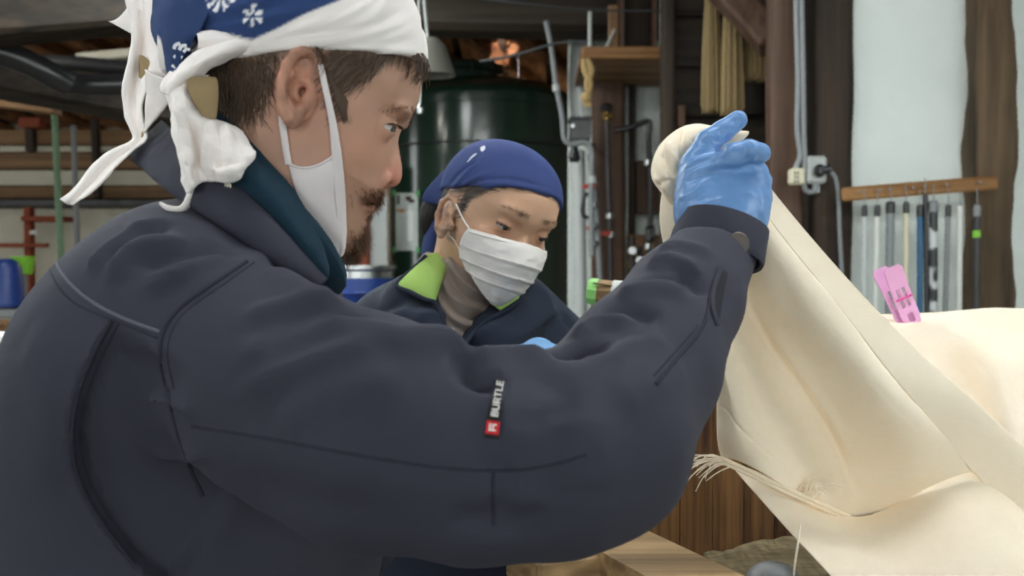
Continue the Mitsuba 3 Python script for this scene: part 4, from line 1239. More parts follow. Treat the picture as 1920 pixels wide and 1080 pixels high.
mat('skin', vcol(), 0.5, 0.35)
mat('cloth_matte', vcol(), 0.92, 0.1, sheen=0.15)
mat('eyeball', vcol(), 0.12, 0.5)
mat('hair_brown', rgb(72, 56, 44), 0.55, 0.3)
mat('hair_black', rgb(34, 31, 30), 0.5, 0.3)
mat('beard', rgb(84, 60, 42), 0.6, 0.25)
mat('mask_white', rgb(224, 216, 215), 0.9, 0.1)


def eye_colors(v, c, look, iris, r):
    """White (colour darkened as shade), iris and pupil of an eyeball looking along a direction."""
    d = (v - c) / np.linalg.norm(v - c, axis=1, keepdims=True)
    ang = np.degrees(np.arccos(np.clip(d @ (look / np.linalg.norm(look)), -1, 1)))
    col = np.tile(rgb(184, 174, 166), (len(v), 1))  # eye white toned down in colour to stand for shade
    t = np.clip((31 - ang) / 3, 0, 1)[:, None]
    col = col * (1 - t) + np.array(iris) * t
    t = np.clip((14 - ang) / 2, 0, 1)[:, None]
    return col * (1 - t) + np.array(rgb(16, 14, 14)) * t
# ---------------------------------------------------------------- the man in the foreground: head
MD = 0.95
YAW = math.radians(8)
M_a = math.cos(YAW) * RGT + math.sin(YAW) * FWD
M_b = -DWN
M_c = np.cross(M_a, M_b)
M0 = P(565, 175, MD)
MR = np.stack([M_a, M_b, M_c], 1)


def S(u, v, w=0.0):
    """Head coordinates (forward, up, sideways) of the point that shows at (u, v) and lies w beside the middle plane."""
    d = P(u, v, 1.0) - CAM
    t = (w - (CAM - M0) @ M_c) / (d @ M_c)
    return (CAM + t * d - M0) @ MR


def M_world(q):
    return np.asarray(q) @ MR.T + M0


man = thing('person', 'man in dark navy work jacket and blue and white head scarf lifting a cloth', 'person')
m_prof = [(560, -98), (640, -92), (705, -55), (748, 0), (776, 60), (787, 105), (789, 140), (786, 170), (778, 198), (768, 216), (752, 236), (743, 256), (735, 285), (724, 320), (715, 345),
          (712, 362), (705, 375), (693, 385), (692, 395), (687, 408), (687, 425), (684, 445), (672, 463), (655, 474), (625, 474), (598, 480), (590, 560), (560, 660), (420, 680), (350, 560),
          (345, 420), (365, 320), (395, 240), (392, 190), (366, 140), (352, 80), (356, 10), (385, -50), (460, -88)]
m_nose = [(762, 222), (746, 243), (746, 265), (750, 290), (754, 312), (754, 330), (750, 343), (741, 350), (728, 353), (714, 356), (708, 330), (720, 290), (735, 250)]
pl = lambda rows: np.array([S(*r)[:2] for r in rows])
m_caps = [(565, 20, .079), (450, 20, .076), (380, 90, .064), (565, 110, .077), (680, 20, .072), (745, 70, .058), (705, 130, .066), (640, 140, .073), (565, 190, .0735), (690, 215, .065),
          (672, 265, .0635), (700, 270, .0555), (690, 330, .0525), (650, 320, .0605), (620, 300, .063), (590, 350, .061), (640, 410, .048), (668, 455, .026), (672, 385, .036), (480, 200, .066), (420, 170, .062),
          (520, 300, .060), (460, 330, .062), (560, 440, .058), (400, 260, .058), (620, 480, .046), (500, 520, .064), (380, 500, .070), (640, -60, .06), (480, -60, .06)]
m_caps = [(*S(u, v, w)[:2], w) for u, v, w in m_caps]
m_k = [(S(0, v)[1], k) for v, k in ((-90, .13), (150, .125), (230, .115), (300, .118), (350, .095), (390, .075), (430, .06), (470, .06), (520, .12))]
m_rel = Relief(pl(m_prof), pl(m_nose), m_caps, m_k, 0.0175)
EYE = S(716, 237, 0.0325)
EYE[2] = 0.0325
ell = lambda u, v, w, r, R=None: (lambda p: s_ell(p, S(u, v, w), r, R))
lid_ax = S(748, 247, .019) - S(717, 235, .043)
lid_ax /= np.linalg.norm(lid_ax)
eye_out = np.array([0.72, -0.16, 0.68])
eye_out -= (eye_out @ lid_ax) * lid_ax
eye_out /= np.linalg.norm(eye_out)
lid_R = np.stack([lid_ax, np.cross(eye_out, lid_ax), eye_out], 1)
helix = [(598, 140), (596, 112), (585, 99), (570, 96), (552, 102), (538, 122), (529, 150), (526, 180), (530, 206), (539, 222)]
ear_w = lambda u, v: 0.079 + (590 - u) * 0.00017
ear_p = lambda u, v, dw=0.0: S(u, v, ear_w(u, v) + dw)
hel = [np.r_[ear_p(u, v), 0.0042] for u, v in helix]
anti = [np.r_[ear_p(u, v, -0.001), r] for u, v, r in ((574, 122, .003), (556, 134, .004), (547, 160, .0042), (550, 190, .0045), (560, 206, .004))]
m_ops = [
    ('-', ell(756, 238, .034, (.012, .0105, .017)), 0.009),
    ('+', ell(758, 213, .028, (.007, .005, .020)), 0.010),
    ('+', lambda p: s_ball(p, EYE, 0.0131), 0.003),
    ('-', lambda p: s_ell(p, EYE + 0.0115 * eye_out - lid_R[:, 1] * 0.0008, (.0122, .0023, .006), lid_R), 0.0012),
    ('+', ell(713, 336, .0125, (.0095, .0085, .0062)), 0.004),
    ('-', ell(731, 347, .0105, (.0062, .0030, .0042)), 0.0015),
    ('+', ell(697, 377, .004, (.005, .0035, .018)), 0.005),
    ('+', ell(692, 392, .004, (.006, .004, .017)), 0.005),
    ('-', ell(697, 383.5, .006, (.008, .0012, .022)), 0.002),
    ('+', lambda p: s_ell(p, ear_p(558, 165, -0.010), (.0165, .0285, .0075), rot([0, 1, 0], -8)), 0.004),
    ('+', lambda p: chain(p, hel, 0.003), 0.0025),
    ('+', lambda p: chain(p, anti, 0.003), 0.0025),
    ('+', lambda p: s_ell(p, ear_p(549, 217, -0.003), (.0085, .0105, .0052)), 0.003),
    ('-', lambda p: s_ell(p, ear_p(563, 172, 0.004), (.0095, .0135, .0105), rot([0, 0, 1], 10)), 0.002),
    ('-', lambda p: s_ell(p, ear_p(572, 128, 0.004), (.0080, .0100, .0070), rot([0, 0, 1], -25)), 0.002),
    ('+', lambda p: s_ell(p, ear_p(577, 184, -0.002), (.0055, .0075, .0055)), 0.003),
    ('-', lambda p: s_ell(p, ear_p(568, 173, -0.006), (.0030, .0040, .008)), 0.001),
    ('+', lambda p: s_ell(p, ear_p(563, 206, -0.002), (.0045, .0045, .0045)), 0.003),
]


def m_base(p):
    return m_rel(p)


def m_head(p):
    q = fold_c(p)
    return add_ops(m_rel(p), q, m_ops)


lo = np.array([*(pl(m_prof).min(0) - 0.004), -0.095])
hi = np.array([*(pl(m_prof).max(0) + [0.022, 0.004]), 0.102])
lo[1] = S(0, 560)[1]
mv, mf = surface(m_head, lo, hi, 0.00155)


def srgb_arr(c):
    return np.array(rgb(*c))


def skin_paint(v, base, rules, seed):
    """Vertex colours: a base tone with soft blotches of other tones where flesh differs (lips, ear, stubble) and painted shade in recesses."""
    col = np.tile(srgb_arr(base), (len(v), 1))
    n = meshkit.fbm(v * 60, 3, seed) - 0.5
    col *= (1 + 0.16 * n)[:, None]
    for w, c in rules:
        t = np.clip(w, 0, 1)[:, None]
        col = col * (1 - t) + srgb_arr(c) * t
    return np.clip(col, 0, 1)


def blob(v, c, r, soft=1.0):
    q = fold_c(v)
    d = np.linalg.norm((q - np.asarray(c)) / np.asarray(r), axis=1)
    return np.exp(-d * d * soft)


hl = meshkit.fbm(mv * np.array([160, 60, 60]), 3, 5)
b_line = S(0, 150)[1]
uv_hair = np.array([S(u, v, .07)[:2] for u, v in ((785, 88), (786, 118), (735, 122), (700, 138), (668, 158), (652, 190), (648, 226), (636, 205), (618, 160), (600, 100), (540, 100), (520, 150), (500, 190),
                                                  (470, 218), (440, 232), (405, 240), (380, 215), (340, 150), (330, -110), (800, -110))])
hairpoly = shapely.Polygon(uv_hair)
hd = shapely.distance(hairpoly.exterior, shapely.points(mv[:, 0], mv[:, 1]))
hd = np.where(shapely.contains_xy(hairpoly, mv[:, 0], mv[:, 1]), hd, -hd) * (np.abs(mv[:, 2]) < .079)
m_col = skin_paint(mv, (182, 141, 120), [
    (0.55 * blob(mv, S(560, 150, .085), (.03, .04, .02)), (204, 132, 108)),
    (0.60 * blob(mv, S(742, 335, .006), (.016, .016, .016)), (196, 118, 98)),
    (0.30 * blob(mv, S(690, 280, .05), (.025, .02, .03)), (206, 140, 114)),
    (0.75 * blob(mv, S(702, 384, .0), (.009, .010, .022)), (176, 98, 84)),
    (0.65 * blob(mv, S(694, 371, .0), (.015, .008, .028)), (104, 78, 58)),
    (0.70 * blob(mv, S(676, 455, .0), (.020, .018, .024)), (104, 78, 58)),
    (0.30 * blob(mv, S(660, 420, .04), (.03, .02, .03)), (140, 106, 84)),
    (0.65 * blob(mv, S(766, 208, .030), (.010, .0040, .018)), (104, 78, 60)),
    (0.85 * blob(mv, S(731, 347, .0105), (.006, .0035, .004)), (70, 36, 30)),  # shade inside the nostril, painted into the skin
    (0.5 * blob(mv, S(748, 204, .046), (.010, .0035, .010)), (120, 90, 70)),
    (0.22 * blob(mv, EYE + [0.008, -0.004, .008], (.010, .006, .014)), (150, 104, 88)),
    (0.9 * blob(mv, ear_p(568, 173, -0.006), (.004, .005, .006)), (60, 32, 26)),  # shade in the ear canal, painted into the skin
    (np.clip(hd / 0.008 + 0.25 + (hl - 0.5) * 1.6, 0, 1) * (hd > -0.012) * 0.92, (80, 62, 48)),
], 3)
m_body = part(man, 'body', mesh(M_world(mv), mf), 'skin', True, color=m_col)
for s in (1, -1):
    c = EYE * [1, 1, s]
    e = trimesh.creation.icosphere(4, 0.0119)
    e.vertices += c
    part(man, 'eye', mesh(M_world(e.vertices), e.faces), 'eyeball', True, color=eye_colors(e.vertices, c, np.array([.88, -.36, .30 * s]), rgb(58, 60, 54), 0.0119))
# lashes along the upper lid
q0 = [EYE + lid_R @ np.array([x, 0.0030 * (1 - (x / .0128) ** 2) + 0.0004, 0.0122 - 14 * x * x]) for x in np.linspace(-.0105, .0105, 22)]
part(man, 'eyelash', cat_([tube(M_world(np.array([q, q + (eye_out * 0.006 - lid_R[:, 1] * .001)])), [0.0004, 0.0001], 3, 3, smooth=False) for q in q0]), 'hair_brown', 30)
# ---------------------------------------------------------------- the man: jacket
mat('navy', vcol(), 0.85, 0.2, sheen=0.25)


def PR(u, v, rpx, d):
    return np.r_[P(u, v, d), rpx * d / FOC]


arm = [PR(330, 660, 165, .83), PR(520, 735, 205, .80), PR(700, 812, 216, .78), PR(890, 862, 190, .775), PR(1040, 852, 190, .79), PR(1110, 832, 182, .81), PR(1205, 690, 143, .88), PR(1283, 565, 108, .95),
       PR(1340, 474, 78, 1.0)]
AX = lambda d, px: px * d / FOC


def arm_f(p):
    d = None
    for a, b in zip(arm[:-1], arm[1:]):
        e = s_cone(p, a[:3], b[:3], a[3], b[3])
        d = e if d is None else smin(d, e, 0.012)
    # the sleeve stops at the cuff
    ax = arm[-1][:3] - arm[-2][:3]
    ax /= np.linalg.norm(ax)
    return smax(d, (p - P(1346, 452, 1.0)) @ (RGT * .19 - DWN * .95 + FWD * .25), 0.004)


def torso_f(p):
    d = s_ell(p, P(345, 1000, 1.02), (AX(1.02, 372), .205, AX(1.02, 520)), rot([0, 1, 0], 6))
    d = smin(d, s_ell(p, P(330, 690, 1.00), (AX(1.0, 255), .225, AX(1.0, 285)), rot([0, 1, 0], 14)), 0.06)
    d = smin(d, s_ell(p, P(440, 520, .98), (AX(.98, 178), .20, AX(.98, 118)), rot([0, 1, 0], 22)), 0.05)
    d = smin(d, s_ell(p, P(400, 1500, 1.03), (AX(1.03, 330), .20, AX(1.03, 420))), 0.06)
    d = smin(d, s_cone(p, P(330, 640, .86), P(380, 620, 1.18), .075, .08), 0.05)
    # the far arm hangs forward and down, hidden behind
    d = smin(d, chain(p, [np.r_[P(380, 640, 1.18), .085], np.r_[P(470, 900, 1.24), .075], np.r_[P(660, 1000, 1.22), .055]], 0.02), 0.03)
    neck = s_cone(p, P(385, 330, .96), P(520, 420, .96), .060, .066)
    return d


def jacket_f(p):
    return smin(torso_f(p), arm_f(p), 0.022)


jlo, jhi = np.array([-.62, .55, .42]), np.array([.27, 1.36, 1.66])
jv, jf = surface(jacket_f, jlo, jhi, 0.0045)
# folds and pulls in the cloth: lines over the surface, height and half-width in metres
j_folds = [
    ([(430, 690), (520, 640), (676, 607)], .007, .010), ([(440, 740), (554, 695), (720, 648)], .007, .010), ([(450, 600), (520, 580), (640, 575)], .005, .009),
    ([(470, 660), (560, 620), (690, 585)], -.005, .009), ([(500, 800), (620, 740), (760, 690)], .004, .016),
    ([(169, 519), (200, 470), (284, 411)], .006, .008), ([(205, 540), (240, 480), (365, 458)], .006, .009), ([(270, 545), (320, 515), (430, 492)], .006, .009), ([(190, 500), (240, 440), (330, 420)], -.006, .010),
    ([(250, 520), (320, 480), (440, 470)], -.006, .010), ([(330, 560), (420, 520), (520, 470)], .005, .012),
    ([(640, 610), (760, 640), (850, 650), (872, 690)], .008, .013), ([(868, 655), (880, 690), (960, 720)], -.012, .010), ([(880, 672), (960, 668), (1040, 665)], .006, .010),
    ([(930, 700), (950, 760), (970, 850)], .004, .014), ([(980, 690), (1040, 720), (1070, 800)], -.004, .014),
    ([(1050, 668), (1100, 650), (1130, 668)], -.013, .009), ([(1080, 640), (1115, 615), (1200, 612)], .007, .010), ([(1120, 690), (1170, 660), (1260, 640)], .005, .012),
    ([(1137, 600), (1185, 585), (1240, 600)], -.006, .009), ([(1150, 560), (1220, 545), (1290, 560)], .007, .011), ([(1180, 545), (1248, 528), (1300, 540)], -.007, .008),
    ([(1210, 500), (1260, 492), (1310, 520)], .006, .010), ([(1263, 511), (1296, 522), (1318, 555)], -.006, .008), ([(1230, 470), (1280, 462), (1340, 480)], .004, .008),
    ([(1140, 760), (1200, 720), (1290, 690)], .004, .016), ([(1060, 760), (1100, 820), (1110, 930)], .004, .018), ([(1000, 760), (1020, 830), (1000, 940)], -.003, .018),
    ([(900, 900), (940, 880), (930, 990)], -.004, .008), ([(430, 830), (560, 860), (700, 900)], .003, .02), ([(420, 900), (600, 950), (800, 985)], -.003, .02),
    ([(830, 960), (920, 985), (1040, 970)], -.005, .012), ([(200, 700), (195, 820), (215, 940)], .0, .01),
    ([(60, 600), (90, 760), (80, 940)], .003, .02), ([(240, 760), (320, 760), (370, 790)], .004, .009), ([(250, 850), (320, 870), (390, 850)], .004, .010), ([(230, 700), (290, 690), (330, 730)], -.004, .010),
    ([(280, 640), (300, 700), (315, 760)], .004, .006), ([(520, 520), (580, 560), (640, 610)], .006, .016),
]
jv = folds(jv, jf, [(a, b * 1.45, c) for a, b, c in j_folds])
# the bellows pleat behind the armhole: the back panel lies proud of the cloth beneath
pleat = cast(jv, jf, [(208, 602), (168, 680), (138, 780), (140, 870), (185, 970), (250, 1055), (330, 1110)], 60)
armhole = cast(jv, jf, [(462, 490), (380, 545), (312, 610), (300, 660), (312, 730), (345, 850), (385, 950)], 60)
jn = normals_of(jv, jf)
pd, pt = seg_dist(jv, pleat)
k = np.clip((pt * (len(pleat) - 1)).astype(int), 0, len(pleat) - 2)
tang = pleat[k + 1] - pleat[k]
tang /= np.linalg.norm(tang, axis=1, keepdims=True) + 1e-12
side = np.einsum('ij,ij->i', np.cross(tang, jn), jv - pleat[k])          # the inner side of the pleat
ends = np.clip(np.minimum(pt / 0.08, (1 - pt) / 0.05), 0, 1)
front = (jn @ FWD < 0.35)
if np.median(side[(pd < .06) & (proj(jv)[:, 0] > 260) & front]) < 0:
    side = -side
depth = np.where(side > 0, np.clip(side / 0.006, 0, 1) * np.exp(-np.clip(side - .03, 0, 9) / .045) * 0.014, -0.0025 * np.exp(-(side / .006) ** 2)) * ends * (pd < .14) * front
jv = jv - jn * depth[:, None]
fine = meshkit.fbm(jv * 26, 3, 2) - 0.5
jv = jv + normals_of(jv, jf) * (fine * 0.0022)[:, None]
jcol = np.tile(srgb_arr((54, 55, 66)), (len(jv), 1)) * (1 + 0.12 * (meshkit.fbm(jv * 8, 3, 9) - 0.5))[:, None]
jacket = part(man, 'jacket', mesh(jv, jf), 'navy', True, color=np.clip(jcol, 0, 1), label='dark navy work jacket')
mat('seam_navy', rgb(44, 45, 55), 0.85, 0.2)
mat('seam_light', rgb(92, 94, 104), 0.85, 0.2)
mat('navy_plain', rgb(54, 55, 66), 0.85, 0.2, sheen=0.25)
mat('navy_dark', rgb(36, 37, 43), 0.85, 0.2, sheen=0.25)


def seam(pix, r=0.0011, m='seam_navy', lift=0.0, n=60):
    q = cast(jv, jf, pix, n)
    dd = (CAM - q)
    dd /= np.linalg.norm(dd, axis=1, keepdims=True)
    return part(jacket, 'seam', tube(q + dd * lift, r, len(q), 6, smooth=False), m)


seam([(462, 490), (380, 545), (312, 610), (300, 660), (312, 730), (345, 850), (380, 930)], .0016)
seam([(476, 492), (394, 550), (326, 612), (314, 660), (326, 730)], .0007)
seam([(95, 452), (101, 482), (140, 540), (200, 582), (300, 622)], .0013, 'seam_light')
seam([(86, 460), (92, 500), (130, 560), (196, 594), (296, 634)], .0008)
seam([(360, 800), (500, 822), (700, 858), (905, 882), (1000, 878), (1100, 852)], .0011)
seam([(926, 884), (924, 930), (926, 985)], .0013)
seam([(208, 602), (168, 680), (138, 780), (140, 870), (185, 970), (250, 1055)], .0017, 'seam_navy', .0015)
seam([(222, 606), (184, 684), (154, 780), (156, 868), (200, 962), (262, 1045)], .0007, 'seam_navy', .0008)
seam([(1330, 560), (1318, 610), (1280, 660), (1230, 720)], .0016)
seam([(1308, 610), (1270, 655), (1225, 705)], .0009)
# cuff
cax = RGT * .27 - DWN * .95 + FWD * .25
cax /= np.linalg.norm(cax)
cfr = frame(cax, -FWD)
ca = P(1345, 474, 1.0)
ang = np.linspace(0, 2 * math.pi, 72, endpoint=False)
crow = []
for h, rr in ((-0.004, .0415), (-0.005, .0445), (-0.002, .0456), (.012, .0448), (.026, .0428), (.0305, .0418), (.0310, .0400), (.028, .0390), (.012, .0405), (-.002, .0410)):
    w = 0.0012 * np.sin(ang * 3 + h * 90)
    crow.append(ca + cax * h + (cfr[:, 0] * (np.cos(ang) * (rr + w) * 0.90)[:, None]) + (cfr[:, 1] * (np.sin(ang) * (rr + w) * 0.97)[:, None]))
cr = np.array(crow)
cm, cn = cr.shape[:2]
ii, jj = np.meshgrid(np.arange(cm), np.arange(cn), indexing='ij')
aa, bb = (ii * cn + jj).ravel(), (ii * cn + (jj + 1) % cn).ravel()
cc, dd_ = (((ii + 1) % cm) * cn + (jj + 1) % cn).ravel(), (((ii + 1) % cm) * cn + jj).ravel()
cuffm = mesh(cr.reshape(-1, 3), np.vstack([np.stack([aa, bb, cc], 1), np.stack([aa, cc, dd_], 1)]))
cuff = part(jacket, 'cuff', cuffm, 'navy_plain', 40)
hit = cast(cuffm.vertices, cuffm.faces, [(1382, 454), (1388, 458)], 3)
bp = hit[1]
bn = bp - ca - cax * ((bp - ca) @ cax)
bn /= np.linalg.norm(bn)
mat('button_metal', rgb(92, 86, 82), 0.5, 0.5, 0.7)
part(cuff, 'snap_button', lathe([(0, 0), (.0098, 0), (.0100, .0010), (.0088, .0017), (.0070, .0015), (.003, .0019), (0, .0019)], bp + bn * 0.0002, bn, 28), 'button_metal', label='dull metal snap button')
# sleeve opening below the cuff: a dark patch painted as its shade, and its facing
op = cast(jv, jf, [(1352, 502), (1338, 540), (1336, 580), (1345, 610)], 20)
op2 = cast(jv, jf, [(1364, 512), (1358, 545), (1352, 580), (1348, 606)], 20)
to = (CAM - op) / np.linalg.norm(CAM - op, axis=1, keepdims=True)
part(jacket, 'cuff_opening_shade', tube((op + op2) / 2 - to * 0.004, [.004, .0085, .009, .0075, .003], 24, 10, flat=(1, 0.55), hint=-FWD) if False else
     sheet(np.stack([op + to * .0018, (op + op2) / 2 + to * .0008, op2 + to * .0018], 1), 20, 7, .0006, 2), 'navy_dark', True, label='dark patch painted as the shaded slit of the sleeve')
part(jacket, 'placket', tube(op + to * .002, .0024, 40, 8), 'navy_plain')
# woven brand tag on the sleeve
tq = cast(jv, jf, [(938, 716), (932, 750), (926, 785), (921, 822)], 12)
tn = (CAM - tq) / np.linalg.norm(CAM - tq, axis=1, keepdims=True)
tdir = np.gradient(tq, axis=0)
tdir /= np.linalg.norm(tdir, axis=1, keepdims=True)
tsd = np.cross(tdir, tn)
tsd *= np.sign(tsd @ RGT)[:, None]
hw = 0.0046
mat('tag_black', rgb(34, 33, 34), 0.8, 0.2)
mat('tag_red', rgb(190, 40, 48), 0.7, 0.2)
mat('tag_white', rgb(226, 222, 218), 0.7, 0.2)
tag = part(jacket, 'woven_tag', sheet(np.stack([tq - tsd * hw + tn * .0022, tq + tn * .0030, tq + tsd * hw + tn * .0022], 1), 24, 7, .0008, 2), 'tag_black', True, label='narrow black woven tag with white lettering')


def on_tag(m, t, height, r90=True, lift=0.0036):
    """Lays flat lettering on the tag at t (0 top .. 1 bottom), reading upwards."""
    i = t * (len(tq) - 1)
    c = np.array([np.interp(i, np.arange(len(tq)), tq[:, k]) for k in range(3)])
    k = int(round(i))
    up, sd, nn = -tdir[k], tsd[k], np.cross(tsd[k], -tdir[k])
    nn = nn * np.sign(nn @ (CAM - c))
    v = m.vertices - (m.bounds[0] + m.bounds[1]) / 2 * [1, 1, 0]
    m2 = m.copy()
    m2.vertices = c + nn * lift + v[:, :1] * up - v[:, 1:2] * sd + v[:, 2:] * nn
    return m2


part(tag, 'lettering', on_tag(meshkit.text_mesh('BURTLE', 0.0054, 0.0004, True), 0.34, .005), 'tag_white', False)
tr = part(tag, 'red_square', on_tag(rbox((.0088, .0088, .0006), .0001), 0.83, .0), 'tag_red', False, label='red woven square')
part(tr, 'emblem', on_tag(cat_([rbox((.0052, .0012, .0004), .0001).apply_translation([0, .0018, 0]), rbox((.0012, .005, .0004), .0001).apply_translation([-.0018, 0, 0]), rbox((.0042, .0012, .0004), .0001).apply_translation([0, -.0003, 0]),
                                rbox((.0012, .0026, .0004), .0001).apply_translation([.0018, -.0014, 0])]), 0.83, 0, lift=.0042), 'tag_white', False)

# trousers and boots, below the frame
def mleg_f(p):
    d = smin(s_cone(p, P(345, 1450, .93), np.array([-.36, .93, .06]), .105, .07), s_cone(p, P(420, 1450, 1.12), np.array([-.24, 1.16, .06]), .105, .07), .02)
    return d


lgv, lgf = surface(mleg_f, (-.55, .72, -.02), (-.05, 1.38, .92), .011)
part(man, 'trousers', mesh(lgv, lgf), 'navy_dark', True, label='dark navy trousers')
for x, y in ((-.34, .93), (-.22, 1.16)):
    part(man, 'boot', rough(box_at((x, y, .045), (.27, .10, .09), .03), .006, 20, 2, 2), 'black_metal', 30)
# ---------------------------------------------------------------- the man's gloved hand
mat('nitrile', vcol(), 0.36, 0.4)
gu = P(1360, 290, 1.03) - P(1348, 440, 1.005)
gu /= np.linalg.norm(gu)
gn = -FWD - (-FWD @ gu) * gu
gn /= np.linalg.norm(gn)
gr = np.cross(gu, gn)
gr *= np.sign(gr @ RGT)
GR = np.stack([gr, gu, gn], 1)
J = lambda u, v, d, r: np.r_[P(u, v, d), r]
fingers = [
    [J(1306, 312, 1.030, .0140), J(1328, 266, 1.034, .0114), J(1356, 246, 1.038, .0100), J(1384, 225, 1.042, .0092)],          # index, stretched up to the right
    [J(1346, 318, 1.018, .0135), J(1376, 290, 1.006, .0108), J(1404, 282, 1.006, .0100), J(1426, 287, 1.014, .0095)],          # middle, bent to the right
    [J(1402, 345, 1.034, .0140), J(1424, 340, 1.056, .0110), J(1420, 330, 1.088, .0105), J(1392, 334, 1.098, .0096)],          # ring, closed round the cloth
    [J(1412, 378, 1.036, .0135), J(1426, 374, 1.060, .0104), J(1422, 366, 1.088, .0096), J(1398, 368, 1.096, .0088)],          # little, closed round the cloth
    [J(1300, 385, 1.034, .0150), J(1292, 352, 1.062, .0130), J(1302, 322, 1.092, .0115), J(1332, 312, 1.100, .0104)],          # thumb behind the cloth
]


def glove_f(p):
    d = s_box(p, P(1355, 364, 1.027), (.0405, .0385, .0160), GR, .0155)
    d = smin(d, s_ell(p, P(1350, 428, 1.008), (.036, .046, .026), GR), .022)
    d = smin(d, s_ell(p, P(1388, 362, 1.022), (.027, .034, .0195), GR), .014)
    d = smin(d, s_ell(p, P(1312, 352, 1.022), (.020, .038, .0175), GR), .014)
    for f in fingers:
        d = smin(d, chain(p, f, .004), .006)
    return smax(d, -((p - P(1338, 476, 1.0)) @ gu), .003)


gpts = np.vstack([np.array([x[:3] for f in fingers for x in f]), P(1338, 480, 1.0)])
gv, gf = surface(glove_f, gpts.min(0) - .06, gpts.max(0) + .05, .0021)
gv = folds(gv, gf, [
    ([(1285, 330), (1330, 312), (1400, 305)], .0022, .0035), ([(1282, 345), (1340, 322), (1430, 325)], -.0022, .0030), ([(1280, 318), (1310, 300), (1345, 292)], .0020, .003), ([(1290, 300), (1325, 285), (1370, 282)], -.0016, .003),
    ([(1276, 372), (1300, 360), (1320, 338)], .0018, .003), ([(1300, 395), (1330, 380), (1362, 372)], .0014, .003), ([(1282, 400), (1330, 392), (1360, 376)], -.0012, .003),
    ([(1336, 262), (1350, 262), (1356, 240)], -.0018, .0022), ([(1350, 258), (1364, 250), (1370, 232)], .0014, .0022), ([(1362, 242), (1376, 240), (1380, 222)], -.0012, .0018),
    ([(1398, 275), (1402, 290), (1400, 302)], -.0016, .0024), ([(1408, 276), (1412, 290), (1410, 304)], .0012, .0022), ([(1420, 350), (1430, 380), (1425, 410)], .0014, .004),
    ([(1290, 420), (1330, 408), (1360, 410)], .0012, .004), ([(1380, 420), (1400, 390), (1410, 350)], .0010, .006)])
wr = meshkit.fbm(gv @ GR * [60, 160, 100], 3, 6) - .5
gv = gv + normals_of(gv, gf) * (wr * .0016)[:, None]
gcol = np.tile(srgb_arr((102, 141, 191)), (len(gv), 1)) * (1 + .18 * (meshkit.fbm(gv * 50, 3, 3) - .5))[:, None]
part(man, 'glove', mesh(gv, gf), 'nitrile', True, color=np.clip(gcol, 0, 1), label='light blue rubber glove with fingers closed on the cloth')
# ---------------------------------------------------------------- the man: head scarf, hair, mask, collar
def line_b(a, pts):
    q = np.array([S(u, v, .05)[:2] for u, v in pts])
    o = np.argsort(q[:, 0])
    return np.interp(a, q[o, 0], q[o, 1])


edge_pts = ((800, 101), (787, 103), (740, 105), (680, 107), (610, 108), (540, 112), (470, 118), (400, 119), (330, 125))


def band_f(p):
    lift = .0055 + .006 * np.clip((p[:, 1] - .03) / .09, 0, 1)
    f = m_rel(p) - lift
    f = smin(f, s_cone(p, S(440, 40, 0), S(352, 92, .020), .055, .028), .03)
    return smax(f, -(p[:, 1] - line_b(p[:, 0], edge_pts)), .003)


lo2 = np.array([S(310, 0)[0], S(0, 150)[1], -.105])
hi2 = np.array([S(815, 0)[0], S(0, -125)[1], .105])
hv_, hf_ = surface(band_f, lo2, hi2, .0021)
hw_ = M_world(hv_)
hw_ = folds(hw_, hf_, [
    ([(480, 84), (600, 62), (720, 40), (762, 10)], -.0016, .0026), ([(480, 92), (600, 76), (730, 52), (775, 30)], .0016, .003), ([(560, 60), (650, 30), (700, 0)], .0018, .003), ([(470, 104), (600, 92), (785, 74)], -.0014, .0026),
    ([(500, 112), (640, 103), (788, 94)], .0016, .0026), ([(440, 100), (520, 70), (640, 20)], .0018, .003), ([(340, 60), (420, 50), (560, 20)], .0025, .004), ([(330, 80), (400, 78), (470, 82)], -.0022, .003),
    ([(310, 40), (420, 20), (560, -20)], .0025, .005), ([(640, 60), (710, 20), (740, -20)], .0018, .004), ([(690, 86), (750, 66), (780, 46)], .0012, .003), ([(380, 110), (430, 90), (480, 60)], .0035, .004), ([(400, 118), (440, 104), (480, 80)], -.0025, .003)])
blue_poly = shapely.Polygon([S(u, v, .07)[:2] for u, v in ((250, 10), (290, 60), (322, 150), (345, 110), (372, 62), (440, 70), (476, 82), (520, 64), (575, 36), (640, 8), (668, -14), (700, -70), (690, -140), (250, -140))])
pts_ = shapely.points(hv_[:, 0], hv_[:, 1])
bd_ = shapely.distance(blue_poly.exterior, pts_)
bd_ = np.where(shapely.contains_xy(blue_poly, hv_[:, 0], hv_[:, 1]), bd_, -bd_)
wt = np.clip(bd_ / .0016 + .5, 0, 1)[:, None]
scol = srgb_arr((232, 226, 222)) * (1 - wt) + srgb_arr((48, 66, 108)) * wt


def petals(u, v, r, n=6, turn=0.0, arc=(0, 6.3)):
    """A printed flower: petals about a centre, in scarf coordinates."""
    c = S(u, v, .07)[:2]
    q = (hv_[:, :2] - c) / r
    a = (np.arctan2(q[:, 1], q[:, 0]) - turn) % (2 * math.pi)
    rr = np.hypot(q[:, 0], q[:, 1])
    w = np.clip((np.cos(a * n) + .15) * 3, 0, 1) * (rr > .25) * (rr < 1) * (a > arc[0]) * (a < arc[1]) * (hv_[:, 2] > 0)
    return w[:, None]


